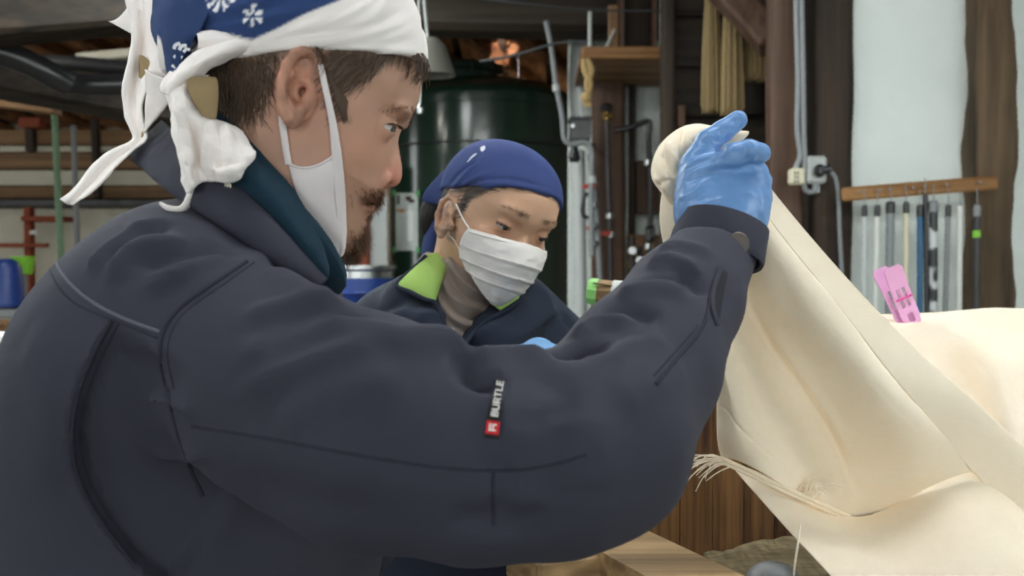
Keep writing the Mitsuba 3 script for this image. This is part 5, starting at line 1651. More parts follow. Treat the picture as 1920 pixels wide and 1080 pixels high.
for args in ((415, -4, .013, 9, .3, (2.9, 6.2)), (478, 40, .0085, 6, .5, (0, 6.3)), (340, 92, .011, 8, .2, (0, 4.0)), (560, -30, .012, 9, .1), (385, -60, .012, 9, .4), (330, 20, .010, 8)):
    w = petals(*args) * wt
    scol = scol * (1 - w) + srgb_arr((226, 226, 228)) * w
scarf = part(man, 'head_scarf', mesh(hw_, hf_), 'cloth_matte', True, color=scol * (1 + .08 * (meshkit.fbm(hv_ * 30, 3, 8) - .5))[:, None], label='blue and white head scarf with printed flowers')
mat('scarf_white', rgb(232, 226, 222), .95, .08, sheen=.2)
mat('scarf_navy', rgb(46, 62, 98), .95, .08, sheen=.2)
mat('scarf_patch_and_shadow', rgb(150, 130, 98), .95, .08)  # tan of the cloth patch, also the painted shadow inside the tail
mat('white_print', rgb(222, 224, 228), .9, .1)


def front_d(u, v, d, gap=.006):
    """The depth d, or as near as needed to lie in front of the jacket there."""
    q = cast(jv, jf, [(u, v), (u + .5, v)], 2)
    return min(d, proj(q[0])[2] - gap) if len(q) else d


def FG(rows, gap=.006):
    return np.array([[P(u, v, front_d(u, v, d, gap)) for u, v, d in r] for r in rows])


cr_ = lambda g, a, s, sd: (meshkit.fbm(g * s, 3, sd) - .5) * a
# the long tail hanging behind
part(scarf, 'tail', sheet(FG([
    [(232, -60, 1.00), (250, -60, .985), (272, -60, .99), (300, -60, .98), (345, -60, .97)],
    [(238, 10, 1.00), (252, 10, .982), (270, 10, .985), (290, 12, .962), (325, 20, .94)],
    [(246, 72, 1.00), (256, 72, .975), (270, 80, .985), (290, 85, .955), (318, 90, .925)],
    [(236, 130, 1.00), (248, 132, .978), (262, 135, .988), (276, 128, .96), (312, 140, .925)],
    [(232, 180, 1.00), (240, 182, .985), (252, 182, .99), (262, 180, .975), (272, 180, .96)],
    [(238, 230, .99), (247, 232, .975), (256, 232, .98), (264, 232, .97), (272, 236, .96)],
    [(246, 262, .98), (253, 263, .968), (260, 264, .97), (267, 264, .965), (274, 262, .96)],
    [(200, 286, .98), (208, 292, .965), (218, 298, .968), (228, 300, .96), (240, 290, .95)],
    [(160, 328, .98), (166, 336, .962), (174, 342, .965), (182, 345, .955), (196, 338, .95)],
    [(112, 374, .98), (122, 380, .968), (132, 384, .97), (142, 380, .96), (160, 366, .955)]], .004), 120, 40, .0014, disp=lambda g: cr_(g, .004, 40, 3)), 'scarf_white', True, label='white tail of the scarf')
part(scarf, 'tail_corner', sheet(np.array([[P(*q) for q in r] for r in [[(240, 14, .99), (262, 18, .98)], [(222, 34, .995), (256, 44, .982)], [(204, 40, 1.0), (252, 66, .985)]]]), 14, 10, .0014), 'scarf_white', True)
part(scarf, 'tail_inside_shadow', sheet(np.array([[P(*q) for q in r] for r in [[(262, 104, .968), (276, 112, .955), (296, 142, .952)], [(262, 140, .985), (276, 150, .962), (290, 160, .955)], [(262, 180, .985), (280, 182, .965), (298, 188, .955)], [(264, 225, .985), (272, 224, .97), (284, 214, .96)], [(266, 258, .97), (268, 256, .968), (272, 248, .965)]]]), 30, 14, .0014), 'scarf_patch_and_shadow', True, label='inner side of the scarf tail, coloured tan as in shadow')  # shadow inside the folded white cloth, put into its colour
part(scarf, 'tail', sheet(FG([[(272, 130, .94), (292, 140, .925), (318, 150, .915)], [(275, 180, .945), (296, 188, .93), (318, 190, .92)], [(272, 225, .95), (288, 222, .94), (300, 212, .935)], [(268, 250, .955), (272, 246, .95), (278, 240, .95)]], .004), 24, 16, .0014, disp=lambda g: cr_(g, .004, 50, 5)), 'scarf_white', True)
# the blue fold at the back and the twisted band at the knot
part(scarf, 'blue_fold', sheet(np.array([[P(*q) for q in r] for r in [
    [(296, -40, .965), (330, -40, .90), (380, -40, .885), (440, -40, .880)], [(284, 48, .95), (310, 40, .888), (345, 20, .875), (400, 10, .872)], [(292, 78, .935), (315, 80, .875), (345, 62, .866), (380, 50, .866)],
    [(306, 112, .92), (322, 118, .872), (340, 100, .864), (358, 84, .868)], [(318, 152, .905), (324, 152, .880), (334, 142, .872), (348, 128, .876)]]]), 50, 36, .0014, disp=lambda g: cr_(g, .004, 40, 6)), 'scarf_navy', True, label='blue fold of the scarf')
for pts, r in (([(326, 92), (330, 84), (338, 82)], .0016), ([(336, 94), (342, 86), (350, 86)], .0016), ([(344, 98), (350, 92), (356, 94)], .0014), ([(326, 108), (332, 104), (342, 108)], .0014), ([(322, 122), (330, 126), (338, 122)], .0013), ([(326, 134), (334, 134)], .0013)):
    part(scarf, 'printed_mark', tube([P(u, v, .8615 + .0004 * (v - 84) * .3) for u, v in pts], r, 10, 6, flat=(1, .3), hint=-FWD), 'white_print')
twist = [[(478, 62, .885), (474, 78, .868), (470, 92, .876)], [(430, 70, .872), (428, 92, .852), (424, 116, .868)], [(380, 92, .864), (384, 112, .842), (390, 134, .862)], [(340, 118, .868), (350, 134, .842), (372, 152, .862)],
         [(312, 146, .88), (326, 158, .850), (352, 162, .868)], [(304, 168, .892), (318, 180, .862), (342, 186, .876)]]
part(scarf, 'knot', sheet(np.array([[P(*q) for q in r] for r in twist]), 60, 30, .0014, disp=lambda g: cr_(g, .006, 60, 7)), 'scarf_white', True, label='white twisted knot of the scarf')
part(scarf, 'knot', sheet(np.array([[P(*q) for q in r] for r in [[(366, 60, .872), (372, 76, .858), (368, 96, .87)], [(410, 58, .872), (416, 74, .858), (412, 92, .868)], [(450, 64, .875), (452, 76, .866), (448, 88, .872)], [(474, 76, .878), (474, 80, .874), (472, 84, .876)]]]), 40, 20, .0014, disp=lambda g: cr_(g, .004, 60, 9)), 'scarf_white', True)
hang = [
    [(306, 168, .885), (320, 170, .862), (338, 160, .850), (358, 150, .856), (392, 140, .866)],
    [(318, 205, .880), (332, 210, .850), (350, 215, .842), (368, 205, .852), (382, 214, .868)],
    [(326, 255, .875), (342, 262, .842), (362, 262, .852), (398, 258, .840), (438, 236, .862)],
    [(338, 305, .870), (352, 312, .836), (376, 312, .850), (418, 304, .832), (472, 272, .856)],
    [(346, 338, .866), (362, 342, .834), (384, 336, .848), (424, 330, .830), (474, 292, .850)],
    [(350, 362, .864), (364, 352, .840), (386, 342, .850), (430, 340, .838), (456, 314, .850)]]
hm = sheet(FG(hang, .006), 100, 100, .0014, disp=lambda g: cr_(g, .005, 55, 10) * 1.2 + cr_(g, .0022, 120, 11), lines=[([(326, 185), (346, 240), (352, 330)], .004, .0035), ([(345, 200), (362, 260), (368, 330)], -.004, .0035), ([(398, 210), (392, 260), (386, 330)], .0045, .0035), ([(412, 225), (410, 270), (404, 335)], -.004, .003),
    ([(420, 232), (430, 275), (428, 330)], .0035, .003), ([(436, 245), (450, 280), (446, 320)], -.003, .003), ([(395, 300), (420, 310), (440, 305)], -.003, .0025), ([(400, 318), (424, 324), (446, 312)], .003, .0025), ([(452, 292), (466, 296), (472, 284)], .003, .003)])
part(scarf, 'tail', hm, 'scarf_white', True, label='white crumpled tail of the scarf')
part(scarf, 'tail_curl', tube([P(u, v, front_d(u, v, .858, .007)) for u, v in ((356, 330), (360, 352), (354, 376), (340, 392), (320, 392), (302, 382))], [.006, .0065, .0062, .0055, .0050, .0030], 50, 12, flat=(1, .5)), 'scarf_white', True)
part(scarf, 'cloth_label', sheet(FG([[(352, 148, .848), (378, 144, .846), (402, 146, .852)], [(356, 176, .845), (382, 180, .843), (409, 170, .850)], [(372, 204, .846), (388, 212, .845), (406, 212, .851)], [(378, 216, .848), (390, 216, .847), (404, 215, .852)]], .005), 24, 18, .0012), 'scarf_patch_and_shadow', True, label='tan cloth patch on the scarf tail')
r_ = np.random.default_rng(8)
key = part(scarf, 'loose_threads', cat_([tube([P(u, v, front_d(u, v, .85, .004)) for u, v in [(428 + r_.normal(0, 2), 338), (426 + r_.normal(0, 4), 352), (424 + r_.normal(0, 6), 366), (428 + r_.normal(0, 8), 380)]], .0005, 12, 4) for k in range(6)] +
                                     [tube([P(u, v, front_d(u, v, .85, .004)) for u, v in [(a, b), (a + r_.normal(0, 4), b + r_.normal(0, 3)), (a + r_.normal(0, 6), b + r_.normal(0, 4))]], .0006, 8, 4) for a, b in [(426 + r_.normal(0, 5), 372 + r_.normal(0, 5)) for k in range(16)]]), 'thread', 30)
labels[key] = {'kind': 'stuff'}

# ---- hair
tree_m, mn_ = cKDTree(mv), normals_of(mv, mf)
r_ = np.random.default_rng(5)
below = mv[:, 1] < line_b(mv[:, 0], edge_pts) + .004
ear_c = S(560, 168, .08)
on_ear = np.hypot((mv[:, 0] - ear_c[0]) / .0215, (mv[:, 1] - ear_c[1]) / .036) < 1
bare = shapely.contains_xy(shapely.Polygon([S(u, v, .055)[:2] for u, v in ((728, 104), (764, 104), (764, 150), (700, 150))]), mv[:, 0], mv[:, 1])
rp = mv[(hd > -.001) & below & (mv[:, 2] > -.078) & ~on_ear & ~bare & (mv[:, 0] < S(772, 110, .03)[0])]
rp = rp[r_.permutation(len(rp))[:2400]]


def m_tip(q):
    n = mn_[tree_m.query(q)[1]]
    if q[0] > 0.02:                                                       # temple: combed back and down
        d = np.array([-.75, -.75, 0]) + r_.normal(0, .16, 3)
        L_ = r_.uniform(.012, .022)
    else:                                                                 # nape
        d = np.array([-.15, -1, 0]) + r_.normal(0, .22, 3) + np.array([.9, 0, 0]) * (r_.uniform() < .25)
        L_ = r_.uniform(.010, .022)
    d -= (d @ n) * n
    d /= np.linalg.norm(d) + 1e-9
    return M_world(np.array([q - n * .0006, q + n * .0022 + d * L_ * .5, q + n * .0014 + d * L_]))


key = part(man, 'hair', strands(rp, m_tip, 0, .00042, 4, 3), 'hair_brown', 30, label='short brown hair')
# fringe locks on the forehead and the pointed sideburn
locks = []
for k in range(80):
    u0 = r_.choice([770, 776, 783, 789, 790]) + r_.normal(0, 3)
    w = r_.uniform(.0, .045)
    a = S(u0, 100, w)
    bend = r_.uniform(30, 70)
    locks.append(tube(M_world(np.array([a, S(u0 + 3 + r_.normal(0, 2), 100 + bend * .5, w) + [.003, 0, .002], S(u0 - 2 + r_.normal(0, 6) + (6 if w < .02 else -4), 100 + bend, w * .95) + [.002, 0, .0]])), [.0005, .0004, .0002], 6, 3))
for k in range(110):
    t = r_.uniform(0, 1)
    q = S(612 + 40 * t, 130 + 60 * t, .0735 - .004 * t)
    q[2] = m_rel.width(q[0], q[1]) + .0008
    e = S(646 + r_.normal(0, 2.5), 222 + r_.normal(0, 5), .07)
    e[2] = m_rel.width(e[0], e[1]) + .0012
    m_ = (q + e) / 2
    m_[2] = m_rel.width(m_[0], m_[1]) + .0025
    locks.append(tube(M_world(np.array([q, m_, e])), [.0006, .0005, .0002], 6, 3))
part(man, 'hair_lock', cat_(locks), 'hair_brown', 30)
# beard, moustache, brows
def bristle(n, c, sp, d0, L0, seed, r0=.00032, mv=None, mn_=None, to=None):
    mv, mn_, to = (globals()['mv'], globals()['mn_'], M_world) if mv is None else (mv, mn_, to)
    g = np.random.default_rng(seed)
    w = np.exp(-(((fold_c(mv) - c) / sp) ** 2).sum(1))
    idx = g.choice(len(mv), n, p=w / w.sum())
    ms = []
    for i in idx:
        q, nn = mv[i], mn_[i]
        d = np.array([d0[0], d0[1], d0[2] * np.sign(q[2] + 1e-9)]) + g.normal(0, .25, 3) + nn * .35
        d /= np.linalg.norm(d)
        L_ = L0 * g.uniform(.5, 1.2)
        ms.append(tube(to(np.array([q - nn * .0005, q + d * L_ * .5, q + d * L_ - [0, L_ * .12, 0]])), [r0, r0 * .8, r0 * .3], 3, 3, smooth=False))
    return cat_(ms)


part(man, 'moustache', bristle(520, S(694, 371, 0), np.array([.014, .0055, .022]), (.10, -.8, .55), .0075, 1, .00026), 'beard', 30, label='brown moustache')
part(man, 'beard', cat_([bristle(430, S(676, 452, 0), np.array([.014, .012, .016]), (.12, -1, .1), .0125, 2, .00026), bristle(50, S(689, 404, 0), np.array([.005, .004, .005]), (.3, -1, 0), .005, 3, .00026)]), 'beard', 30, label='brown goatee')
part(man, 'eyebrow', cat_([bristle(150, S(766, 209, .020), np.array([.008, .0026, .010]), (-.4, -.1, .8), .007, 4, .00024), bristle(70, S(750, 203, .042), np.array([.010, .0024, .010]), (-.8, -.35, .4), .006, 5, .0002)]), 'beard', 30, label='brown eyebrows')


# ---- the white mask pulled down under the chin
def H(u, v, off, lowest=.030):
    w = .07
    for _ in range(4):
        q = S(u, v, w)
        w = max(m_rel.width(q[0], q[1]), lowest) + off
    q = S(u, v, w)
    q[2] = w
    return M_world(q)


mkr = [[(541, 306), (562, 313), (592, 310), (622, 292), (636, 288)], [(550, 340), (572, 345), (600, 342), (628, 332), (640, 330)], [(562, 378), (584, 382), (610, 380), (634, 376), (646, 372)],
       [(578, 420), (600, 424), (622, 422), (640, 420), (648, 418)], [(594, 460), (612, 464), (628, 464), (640, 462), (648, 460)], [(606, 495), (616, 500), (624, 500), (632, 490), (644, 474)], [(612, 514), (617, 518), (621, 517), (626, 506), (636, 488)]]
mo = [.0035, .0045, .0045, .004, .003]
msk = part(man, 'face_mask', sheet(np.array([[H(u, v, mo[k] + .0008 * (i % 2)) for k, (u, v) in enumerate(r)] for i, r in enumerate(mkr)]), 80, 50, .0014, disp=lambda g: cr_(g, .003, 40, 12)), 'mask_white', True, label='white cloth mask pulled down under the chin')
part(msk, 'ear_loop', tube([H(u, v, .0030) for u, v in ((541, 308), (537, 285), (532, 250), (529, 225), (529, 208))], .0029, 40, 10, flat=(1, .45), hint=M_c), 'mask_white')
fl = [[(597, 122), (601, 121), (606, 121)], [(608, 180), (613, 178), (618, 177)], [(618, 235), (624, 233), (630, 231)], [(622, 290), (631, 288), (639, 286)], [(626, 345), (637, 344), (645, 342)], [(630, 400), (640, 400), (648, 399)], [(634, 450), (642, 450), (648, 449)], [(634, 480), (640, 480), (645, 470)]]
part(msk, 'front_strip', sheet(np.array([[H(u, v, .0050 + .0012 * (k == 1)) for k, (u, v) in enumerate(r)] for r in fl]), 70, 12, .0016), 'mask_white', True)
part(msk, 'hem', tube([H(u, v, .0062) for u, v in ((541, 307), (562, 314), (592, 311), (624, 293))], .0011, 40, 6), 'mask_white')
# ---- collar and the teal neck warmer
mat('teal_fleece', rgb(30, 50, 63), .95, .1, sheen=.3)
te = np.array([[P(*q) for q in r] for r in [
    [(392, 196, .925), (432, 226, .893), (482, 282, .880), (540, 348, .874), (590, 430, .880), (612, 505, .90)],
    [(380, 225, .905), (420, 262, .872), (475, 312, .860), (535, 380, .858), (588, 452, .868), (612, 512, .89)],
    [(365, 252, .895), (408, 298, .860), (468, 338, .850), (530, 408, .850), (582, 474, .862), (611, 520, .885)],
    [(345, 290, .92), (390, 340, .885), (450, 380, .870), (515, 446, .868), (570, 505, .880), (606, 536, .90)]]])
part(man, 'neck_warmer', sheet(te, 50, 80, .004, disp=lambda g: cr_(g, .006, 30, 14)), 'teal_fleece', True, label='dark teal neck warmer')
ring = [S(430, 262, .0), S(452, 330, .070), S(540, 420, .066), S(598, 500, .030), S(604, 520, .0)]
ring = ring + [q * [1, 1, -1] for q in ring[-2:0:-1]]
part(man, 'neck_warmer', tube(M_world(np.array(ring)), .017, 90, 14, closed=True, flat=(1, 1.3)), 'teal_fleece')
co = np.array([[P(*q) for q in r] for r in [
    [(304, 228, 1.00), (326, 250, .945), (366, 296, .885), (440, 348, .856), (522, 424, .850), (612, 522, .885)],
    [(276, 254, .995), (306, 286, .93), (356, 330, .868), (432, 382, .842), (520, 452, .840), (606, 530, .875)],
    [(250, 284, .99), (288, 322, .92), (348, 366, .862), (428, 420, .838), (515, 482, .838), (596, 538, .870)],
    [(262, 300, .985), (300, 335, .92), (352, 376, .868), (430, 430, .848), (512, 492, .850), (590, 544, .880)]]])
part(jacket, 'collar', sheet(co, 50, 90, .0035, disp=lambda g: cr_(g, .004, 22, 16)), 'navy_plain', True)
# ---------------------------------------------------------------- the woman behind: head
woman = thing('person', 'woman in plain blue head scarf and white face mask behind the raised sleeve', 'person')
BASIS = np.stack([RGT, -DWN, -FWD], 1)


def head_frame(yaw, pitch, roll):
    y, p, r = map(math.radians, (yaw, pitch, roll))
    fw = np.array([math.sin(y) * math.cos(p), -math.sin(p), math.cos(y) * math.cos(p)])
    rt0 = np.array([-math.cos(y), 0, math.sin(y)])                        # her right hand side
    up0 = np.cross(rt0, fw)
    c = math.cos(r) * rt0 + math.sin(r) * up0
    b = np.cross(c, fw)
    return BASIS @ np.stack([fw, b, c], 1)


WR = head_frame(33, 20, 13)
W0 = P(981, 431, 1.56) - WR @ np.array([.080, .020, 0])
W_world = lambda q: np.asarray(q) @ WR.T + W0
W_local = lambda w: (np.asarray(w) - W0) @ WR
w_prof = [(-.02, .117), (.035, .116), (.073, .096), (.093, .065), (.096, .045), (.095, .032), (.090, .018), (.089, .000), (.091, -.015), (.095, -.030), (.090, -.045), (.091, -.060), (.086, -.078), (.070, -.088),
          (.040, -.080), (.028, -.100), (.022, -.20), (-.085, -.20), (-.078, -.10), (-.080, -.050), (-.086, .0), (-.092, .04), (-.084, .080), (-.056, .106)]
w_nose = [(.092, .030), (.091, .016), (.097, .006), (.104, -.004), (.112, -.014), (.111, -.021), (.103, -.025), (.092, -.028), (.078, -.015), (.080, .010)]
w_caps = [(-.01, .06, .075), (-.07, .06, .070), (.05, .07, .066), (.075, .06, .058), (0, .0, .072), (.05, .02, .068), (.07, .02, .061), (.055, -.02, .063), (.03, -.05, .053), (.07, -.06, .036), (.0, -.04, .058),
          (-.06, -.02, .058), (-.03, -.10, .052), (-.03, -.19, .060), (.08, -.08, .022), (0, .12, .05)]
w_k = [(-.2, .12), (-.09, .055), (-.06, .065), (-.03, .085), (0, .105), (.03, .125), (.13, .13)]
w_rel = Relief(w_prof, w_nose, w_caps, w_k, .012)
WE = np.array([.0745, .0185, .0315])
wl_ax = np.array([.52, -.10, -.86])
wl_ax /= np.linalg.norm(wl_ax)
w_out = np.array([.93, -.12, .30])
w_out -= (w_out @ wl_ax) * wl_ax
w_out /= np.linalg.norm(w_out)
wl_R = np.stack([wl_ax, np.cross(w_out, wl_ax), w_out], 1)
if wl_R[1, 1] < 0:
    wl_R[:, :2] *= -1
EA = np.array([.013, -.008, 0])
w_ear = [tuple(np.array(q) + EA) for q in [(.006, .020, .0785), (-.002, .031, .081), (-.013, .031, .085), (-.021, .020, .088), (-.022, .0, .087), (-.016, -.018, .083), (-.008, -.026, .079)]]
w_ops = [
    ('-', lambda p: s_ell(p, (.094, .0195, .033), (.010, .0085, .0165)), .010),
    ('+', lambda p: s_ell(p, (.084, .041, .028), (.006, .005, .018)), .014),
    ('+', lambda p: s_ball(p, WE, .0132), .004),
    ('-', lambda p: s_ell(p, WE + w_out * .0118 - wl_R[:, 1] * .0016, (.0118, .0027, .006), wl_R), .001),
    ('+', lambda p: chain(p, [np.r_[WE + wl_R @ np.array([x, .0042 - 20 * x * x, .0124 - 12 * x * x]), .0012] for x in np.linspace(-.0105, .0105, 7)], .002), .0012),
    ('+', lambda p: s_ell(p, (.062, -.010, .048), (.016, .013, .010)), .018),
    ('+', lambda p: s_ell(p, (.099, -.018, .0115), (.009, .0075, .0065)), .004),
    ('+', lambda p: s_ell(p, EA + (-.008, .0, .077), (.0150, .0275, .0070), rot([0, 1, 0], -14)), .004),
    ('+', lambda p: chain(p, [np.r_[q, .0038] for q in w_ear], .003), .0025),
    ('+', lambda p: s_ell(p, EA + (-.007, -.021, .078), (.0075, .009, .005)), .003),
    ('-', lambda p: s_ell(p, EA + (-.003, -.002, .087), (.008, .0125, .0085)), .0025),
    ('+', lambda p: s_ell(p, EA + (.007, -.006, .077), (.005, .007, .005)), .003),
]


def w_head(p):
    return add_ops(w_rel(p), fold_c(p), w_ops)


wv, wf = surface(w_head, (-.115, -.125, -.10), (.125, .135, .10), .0021)
w_hair = shapely.Polygon([(.095, .085), (.080, .070), (.055, .052), (.040, .030), (.030, .004), (.022, -.004), (.012, .012), (.002, .035), (-.02, .036), (-.026, .0), (-.03, -.03), (-.08, -.06), (-.12, -.02), (-.12, .15), (.1, .15)])
wd = shapely.distance(w_hair.exterior, shapely.points(wv[:, 0], wv[:, 1]))
wd = np.where(shapely.contains_xy(w_hair, wv[:, 0], wv[:, 1]), wd, -wd) * (np.abs(wv[:, 2]) < .0765) * (np.hypot((wv[:, 0] - .006) / .022, (wv[:, 1] + .006) / .036) > 1)
hn = meshkit.fbm(wv * np.array([70, 150, 70]), 3, 15)
lidline = lambda y: np.exp(-((((fold_c(wv) - WE) @ wl_R)[:, 1] - y) / .0011) ** 2) * (np.abs(((fold_c(wv) - WE) @ wl_R)[:, 0]) < .0125) * (((fold_c(wv) - WE) @ wl_R)[:, 2] > .004)
w_col = skin_paint(wv, (190, 151, 124), [
    (.35 * blob(wv, (.070, -.005, .045), (.02, .016, .02)), (206, 142, 116)),
    (.45 * blob(wv, WE + [.012, -.004, 0], (.010, .008, .018)), (172, 122, 98)),
    (.35 * blob(wv, WE + [.012, .008, 0], (.010, .006, .018)), (182, 132, 106)),
    (.95 * blob(wv, (.089, .0420, .020), (.012, .0040, .0085)), (78, 60, 50)),
    (.85 * blob(wv, (.080, .0440, .036), (.014, .0036, .010)), (90, 70, 56)),
    (.75 * lidline(.0012), (58, 42, 36)),
    (.4 * blob(wv, (-.005, .0, .085), (.012, .018, .010)), (192, 120, 96)),
    (np.clip(wd / .007 + .2 + (hn - .5) * 1.6, 0, 1) * (wd > -.010) * .9, (52, 48, 46)),
], 13)
part(woman, 'body', mesh(W_world(wv), wf), 'skin', True, color=w_col)
for s in (1, -1):
    c = WE * [1, 1, s]
    e = trimesh.creation.icosphere(4, .0121)
    e.vertices += c
    part(woman, 'eye', mesh(W_world(e.vertices), e.faces), 'eyeball', True, color=eye_colors(e.vertices, c, np.array([.93, -.34, -.02]), rgb(44, 30, 24), .0121))
    for up in (1,):
        qs = [WE + wl_R @ np.array([x, .0012 - 8 * x * x, .0128 - 14 * x * x]) for x in np.linspace(-.0105, .0105, 26)]
        sgn = np.array([1, 1, s])
        part(woman, 'eyelash', cat_([tube(W_world(np.array([q, q + w_out * .0035 - wl_R[:, 1] * .0018]) * sgn), [.0005, .0002], 3, 3, smooth=False) for q in qs]), 'hair_black', 30)
wn0 = normals_of(wv, wf)
part(woman, 'eyebrow', cat_([bristle(95, np.array([.089, .0425, .019]), np.array([.010, .0026, .008]), (-.3, .1, .9), .006, 21, .00024, wv, wn0, W_world), bristle(75, np.array([.082, .0445, .034]), np.array([.010, .0022, .009]), (-.5, -.1, .8), .006, 22, .00024, wv, wn0, W_world)]), 'beard', 30, label='dark eyebrows')
# short hairs at the temple and a bun behind
r_ = np.random.default_rng(11)
rootp = wv[(wd > -.002) & (wv[:, 2] > .02) & (wv[:, 0] > -.03) & (wv[:, 1] < .075) & (np.hypot((wv[:, 0] - .006) / .026, (wv[:, 1] + .006) / .040) > 1)]
rootp = rootp[r_.permutation(len(rootp))[:260]]
wn_ = normals_of(wv, wf)
tree_w = cKDTree(wv)


def w_tip(q):
    n = wn_[tree_w.query(q)[1]]
    d = np.array([-.6, -.25, 0]) + r_.normal(0, .12, 3)
    d -= (d @ n) * n
    d /= np.linalg.norm(d)
    L_ = r_.uniform(.012, .03)
    return W_world(np.array([q - n * .0005, q + n * .0022 + d * L_ * .5, q + n * .0012 + d * L_]))


mat('hair_grey', rgb(104, 100, 96), .5, .3)
part(woman, 'hair', cat_([strands(rootp, w_tip, 0, .00045, 6, 3), trimesh.creation.icosphere(3, 1.0).apply_transform(np.diag([.030, .055, .055, 1])).apply_translation([-.100, -.015, .005]).apply_transform(
    np.r_[np.c_[WR, W0], [[0, 0, 0, 1]]])]), 'hair_black', 30, label='black hair under the scarf')
part(woman, 'grey_hair', strands(rootp[:50], w_tip, 0, .0004, 6, 3), 'hair_grey', 30, label='grey hairs at the temple')
# ---- head scarf
mat('scarf_blue', vcol(), .9, .12, sheen=.2)


def scarf_f(p):
    f = w_rel(p) - .0050
    f = smin(f, s_ell(p, (-.005, .076, 0), (.085, .046, .066)), .02)
    edge = p[:, 1] - (.040 + .34 * p[:, 0] + np.clip(p[:, 0] - .05, 0, 1) * .25)
    return smax(f, -edge, .003)


sv, sf = surface(scarf_f, (-.125, -.03, -.10), (.115, .155, .10), .0025)
sp = W_world(sv)
sp = folds(sp, sf, [([(848, 374), (900, 353), (960, 347), (1034, 368)], .0034, .0032), ([(846, 366), (890, 342), (960, 336), (1030, 354)], -.0022, .003), ([(836, 372), (870, 330), (905, 295)], .0030, .004), ([(840, 350), (868, 318), (900, 300)], -.0024, .003),
                    ([(846, 376), (880, 340), (930, 320)], .0018, .003), ([(1000, 355), (1030, 372), (1042, 392)], .0015, .004)])
part(woman, 'head_scarf', mesh(sp, sf), 'scarf_blue', True, color=np.tile(srgb_arr((56, 68, 112)), (len(sp), 1)) * (1 + .14 * (meshkit.fbm(sv * 25, 3, 5) - .5))[:, None], label='plain blue head scarf')
hs = labels and f'{woman}__head_scarf'
mat('scarf_plain', rgb(52, 64, 106), .9, .12, sheen=.2)
mat('scarf_print', rgb(224, 228, 232), .9, .1)
part(hs, 'scarf_flap', sheet(G_(np.array([[(908, 290, 1.60), (880, 300, 1.615), (852, 318, 1.64)], [(870, 318, 1.60), (848, 328, 1.625), (825, 340, 1.65)], [(852, 350, 1.61), (825, 356, 1.64), (797, 363, 1.67)], [(840, 386, 1.62), (826, 384, 1.64), (812, 374, 1.66)]])), 24, 16, .0015) if False else
     sheet(np.array([[P(*q) for q in r] for r in [[(915, 282, 1.60), (895, 278, 1.62), (874, 280, 1.64)], [(876, 318, 1.595), (856, 312, 1.625), (834, 318, 1.65)], [(850, 352, 1.605), (825, 352, 1.64), (796, 362, 1.67)], [(840, 388, 1.62), (828, 386, 1.64), (812, 380, 1.66)]]]), 24, 16, .0015), 'scarf_plain', True)
part(hs, 'scarf_tail', sheet(np.array([[P(*q) for q in r] for r in [[(838, 385, 1.66), (850, 390, 1.645), (858, 396, 1.67)], [(808, 415, 1.68), (826, 420, 1.655), (852, 420, 1.68)], [(794, 452, 1.69), (815, 456, 1.665), (846, 455, 1.69)], [(790, 480, 1.70), (812, 490, 1.675), (842, 482, 1.70)]]]), 24, 16, .0015), 'scarf_plain', True)
wh = cast(sp, sf, [(908, 274), (904, 284)], 4)
part(hs, 'printed_mark', tube(wh + (CAM - wh) / 1.6 * .0010, [.0018, .0040, .0040, .0020], 12, 8, flat=(1, .3), hint=-FWD), 'scarf_print', label='small white print on the scarf')
wh = cast(sp, sf, [(894, 288), (884, 296), (876, 304)], 6)
part(hs, 'printed_mark', tube(wh + (CAM - wh) / 1.6 * .0008, [.0010, .0022, .0022, .0018, .0012, .0008], 12, 6, flat=(1, .3), hint=-FWD), 'scarf_print')
# ---- face mask: a pleated sheet over nose and chin
mat('mask_paper', rgb(226, 222, 218), .6, .25)
wd_off = lambda a, b, c, o: W_world(np.array([a, b, c]))
mrows = []
us = np.linspace(-1, 1, 33)
for i, (b, aF, cW, aS, bS) in enumerate([      # height at the middle, forward at the middle, half-width, forward at the sides, drop at the sides
        (.006, .1080, .070, .054, .002), (-.010, .1215, .071, .050, -.006), (-.030, .1225, .070, .046, -.014), (-.050, .1165, .067, .042, -.024), (-.070, .1090, .061, .040, -.034), (-.088, .0970, .052, .038, -.046), (-.097, .080, .040, .036, -.056)]):
    row = []
    for u in us:
        s = abs(u)
        a = aF + (aS - aF) * s ** 2.3
        bb = b + (bS + (-.006) - b) * s ** 1.6 if i else b - .010 * s ** 2 + .004 * max(0, .25 - s)
        row.append(W_world([a, bb, u * cW]))
    mrows.append(row)
mk = np.array(mrows)


def pleats(g):
    q = (g - W0) @ WR
    t = q[:, 1] + .30 * (np.abs(q[:, 2]) / .06) ** 2 * .03
    out = np.zeros(len(g))
    for y, a in ((-.020, .0034), (-.041, .0042), (-.060, .0034)):
        out += a * np.clip(1 - np.abs(t - y) / .006, 0, 1) * np.where(t < y, 1, .45)
    return -out * np.clip(1.2 - np.abs(q[:, 2]) / .07, 0, 1) + (meshkit.fbm(g * 42, 3, 17) - .5) * .006


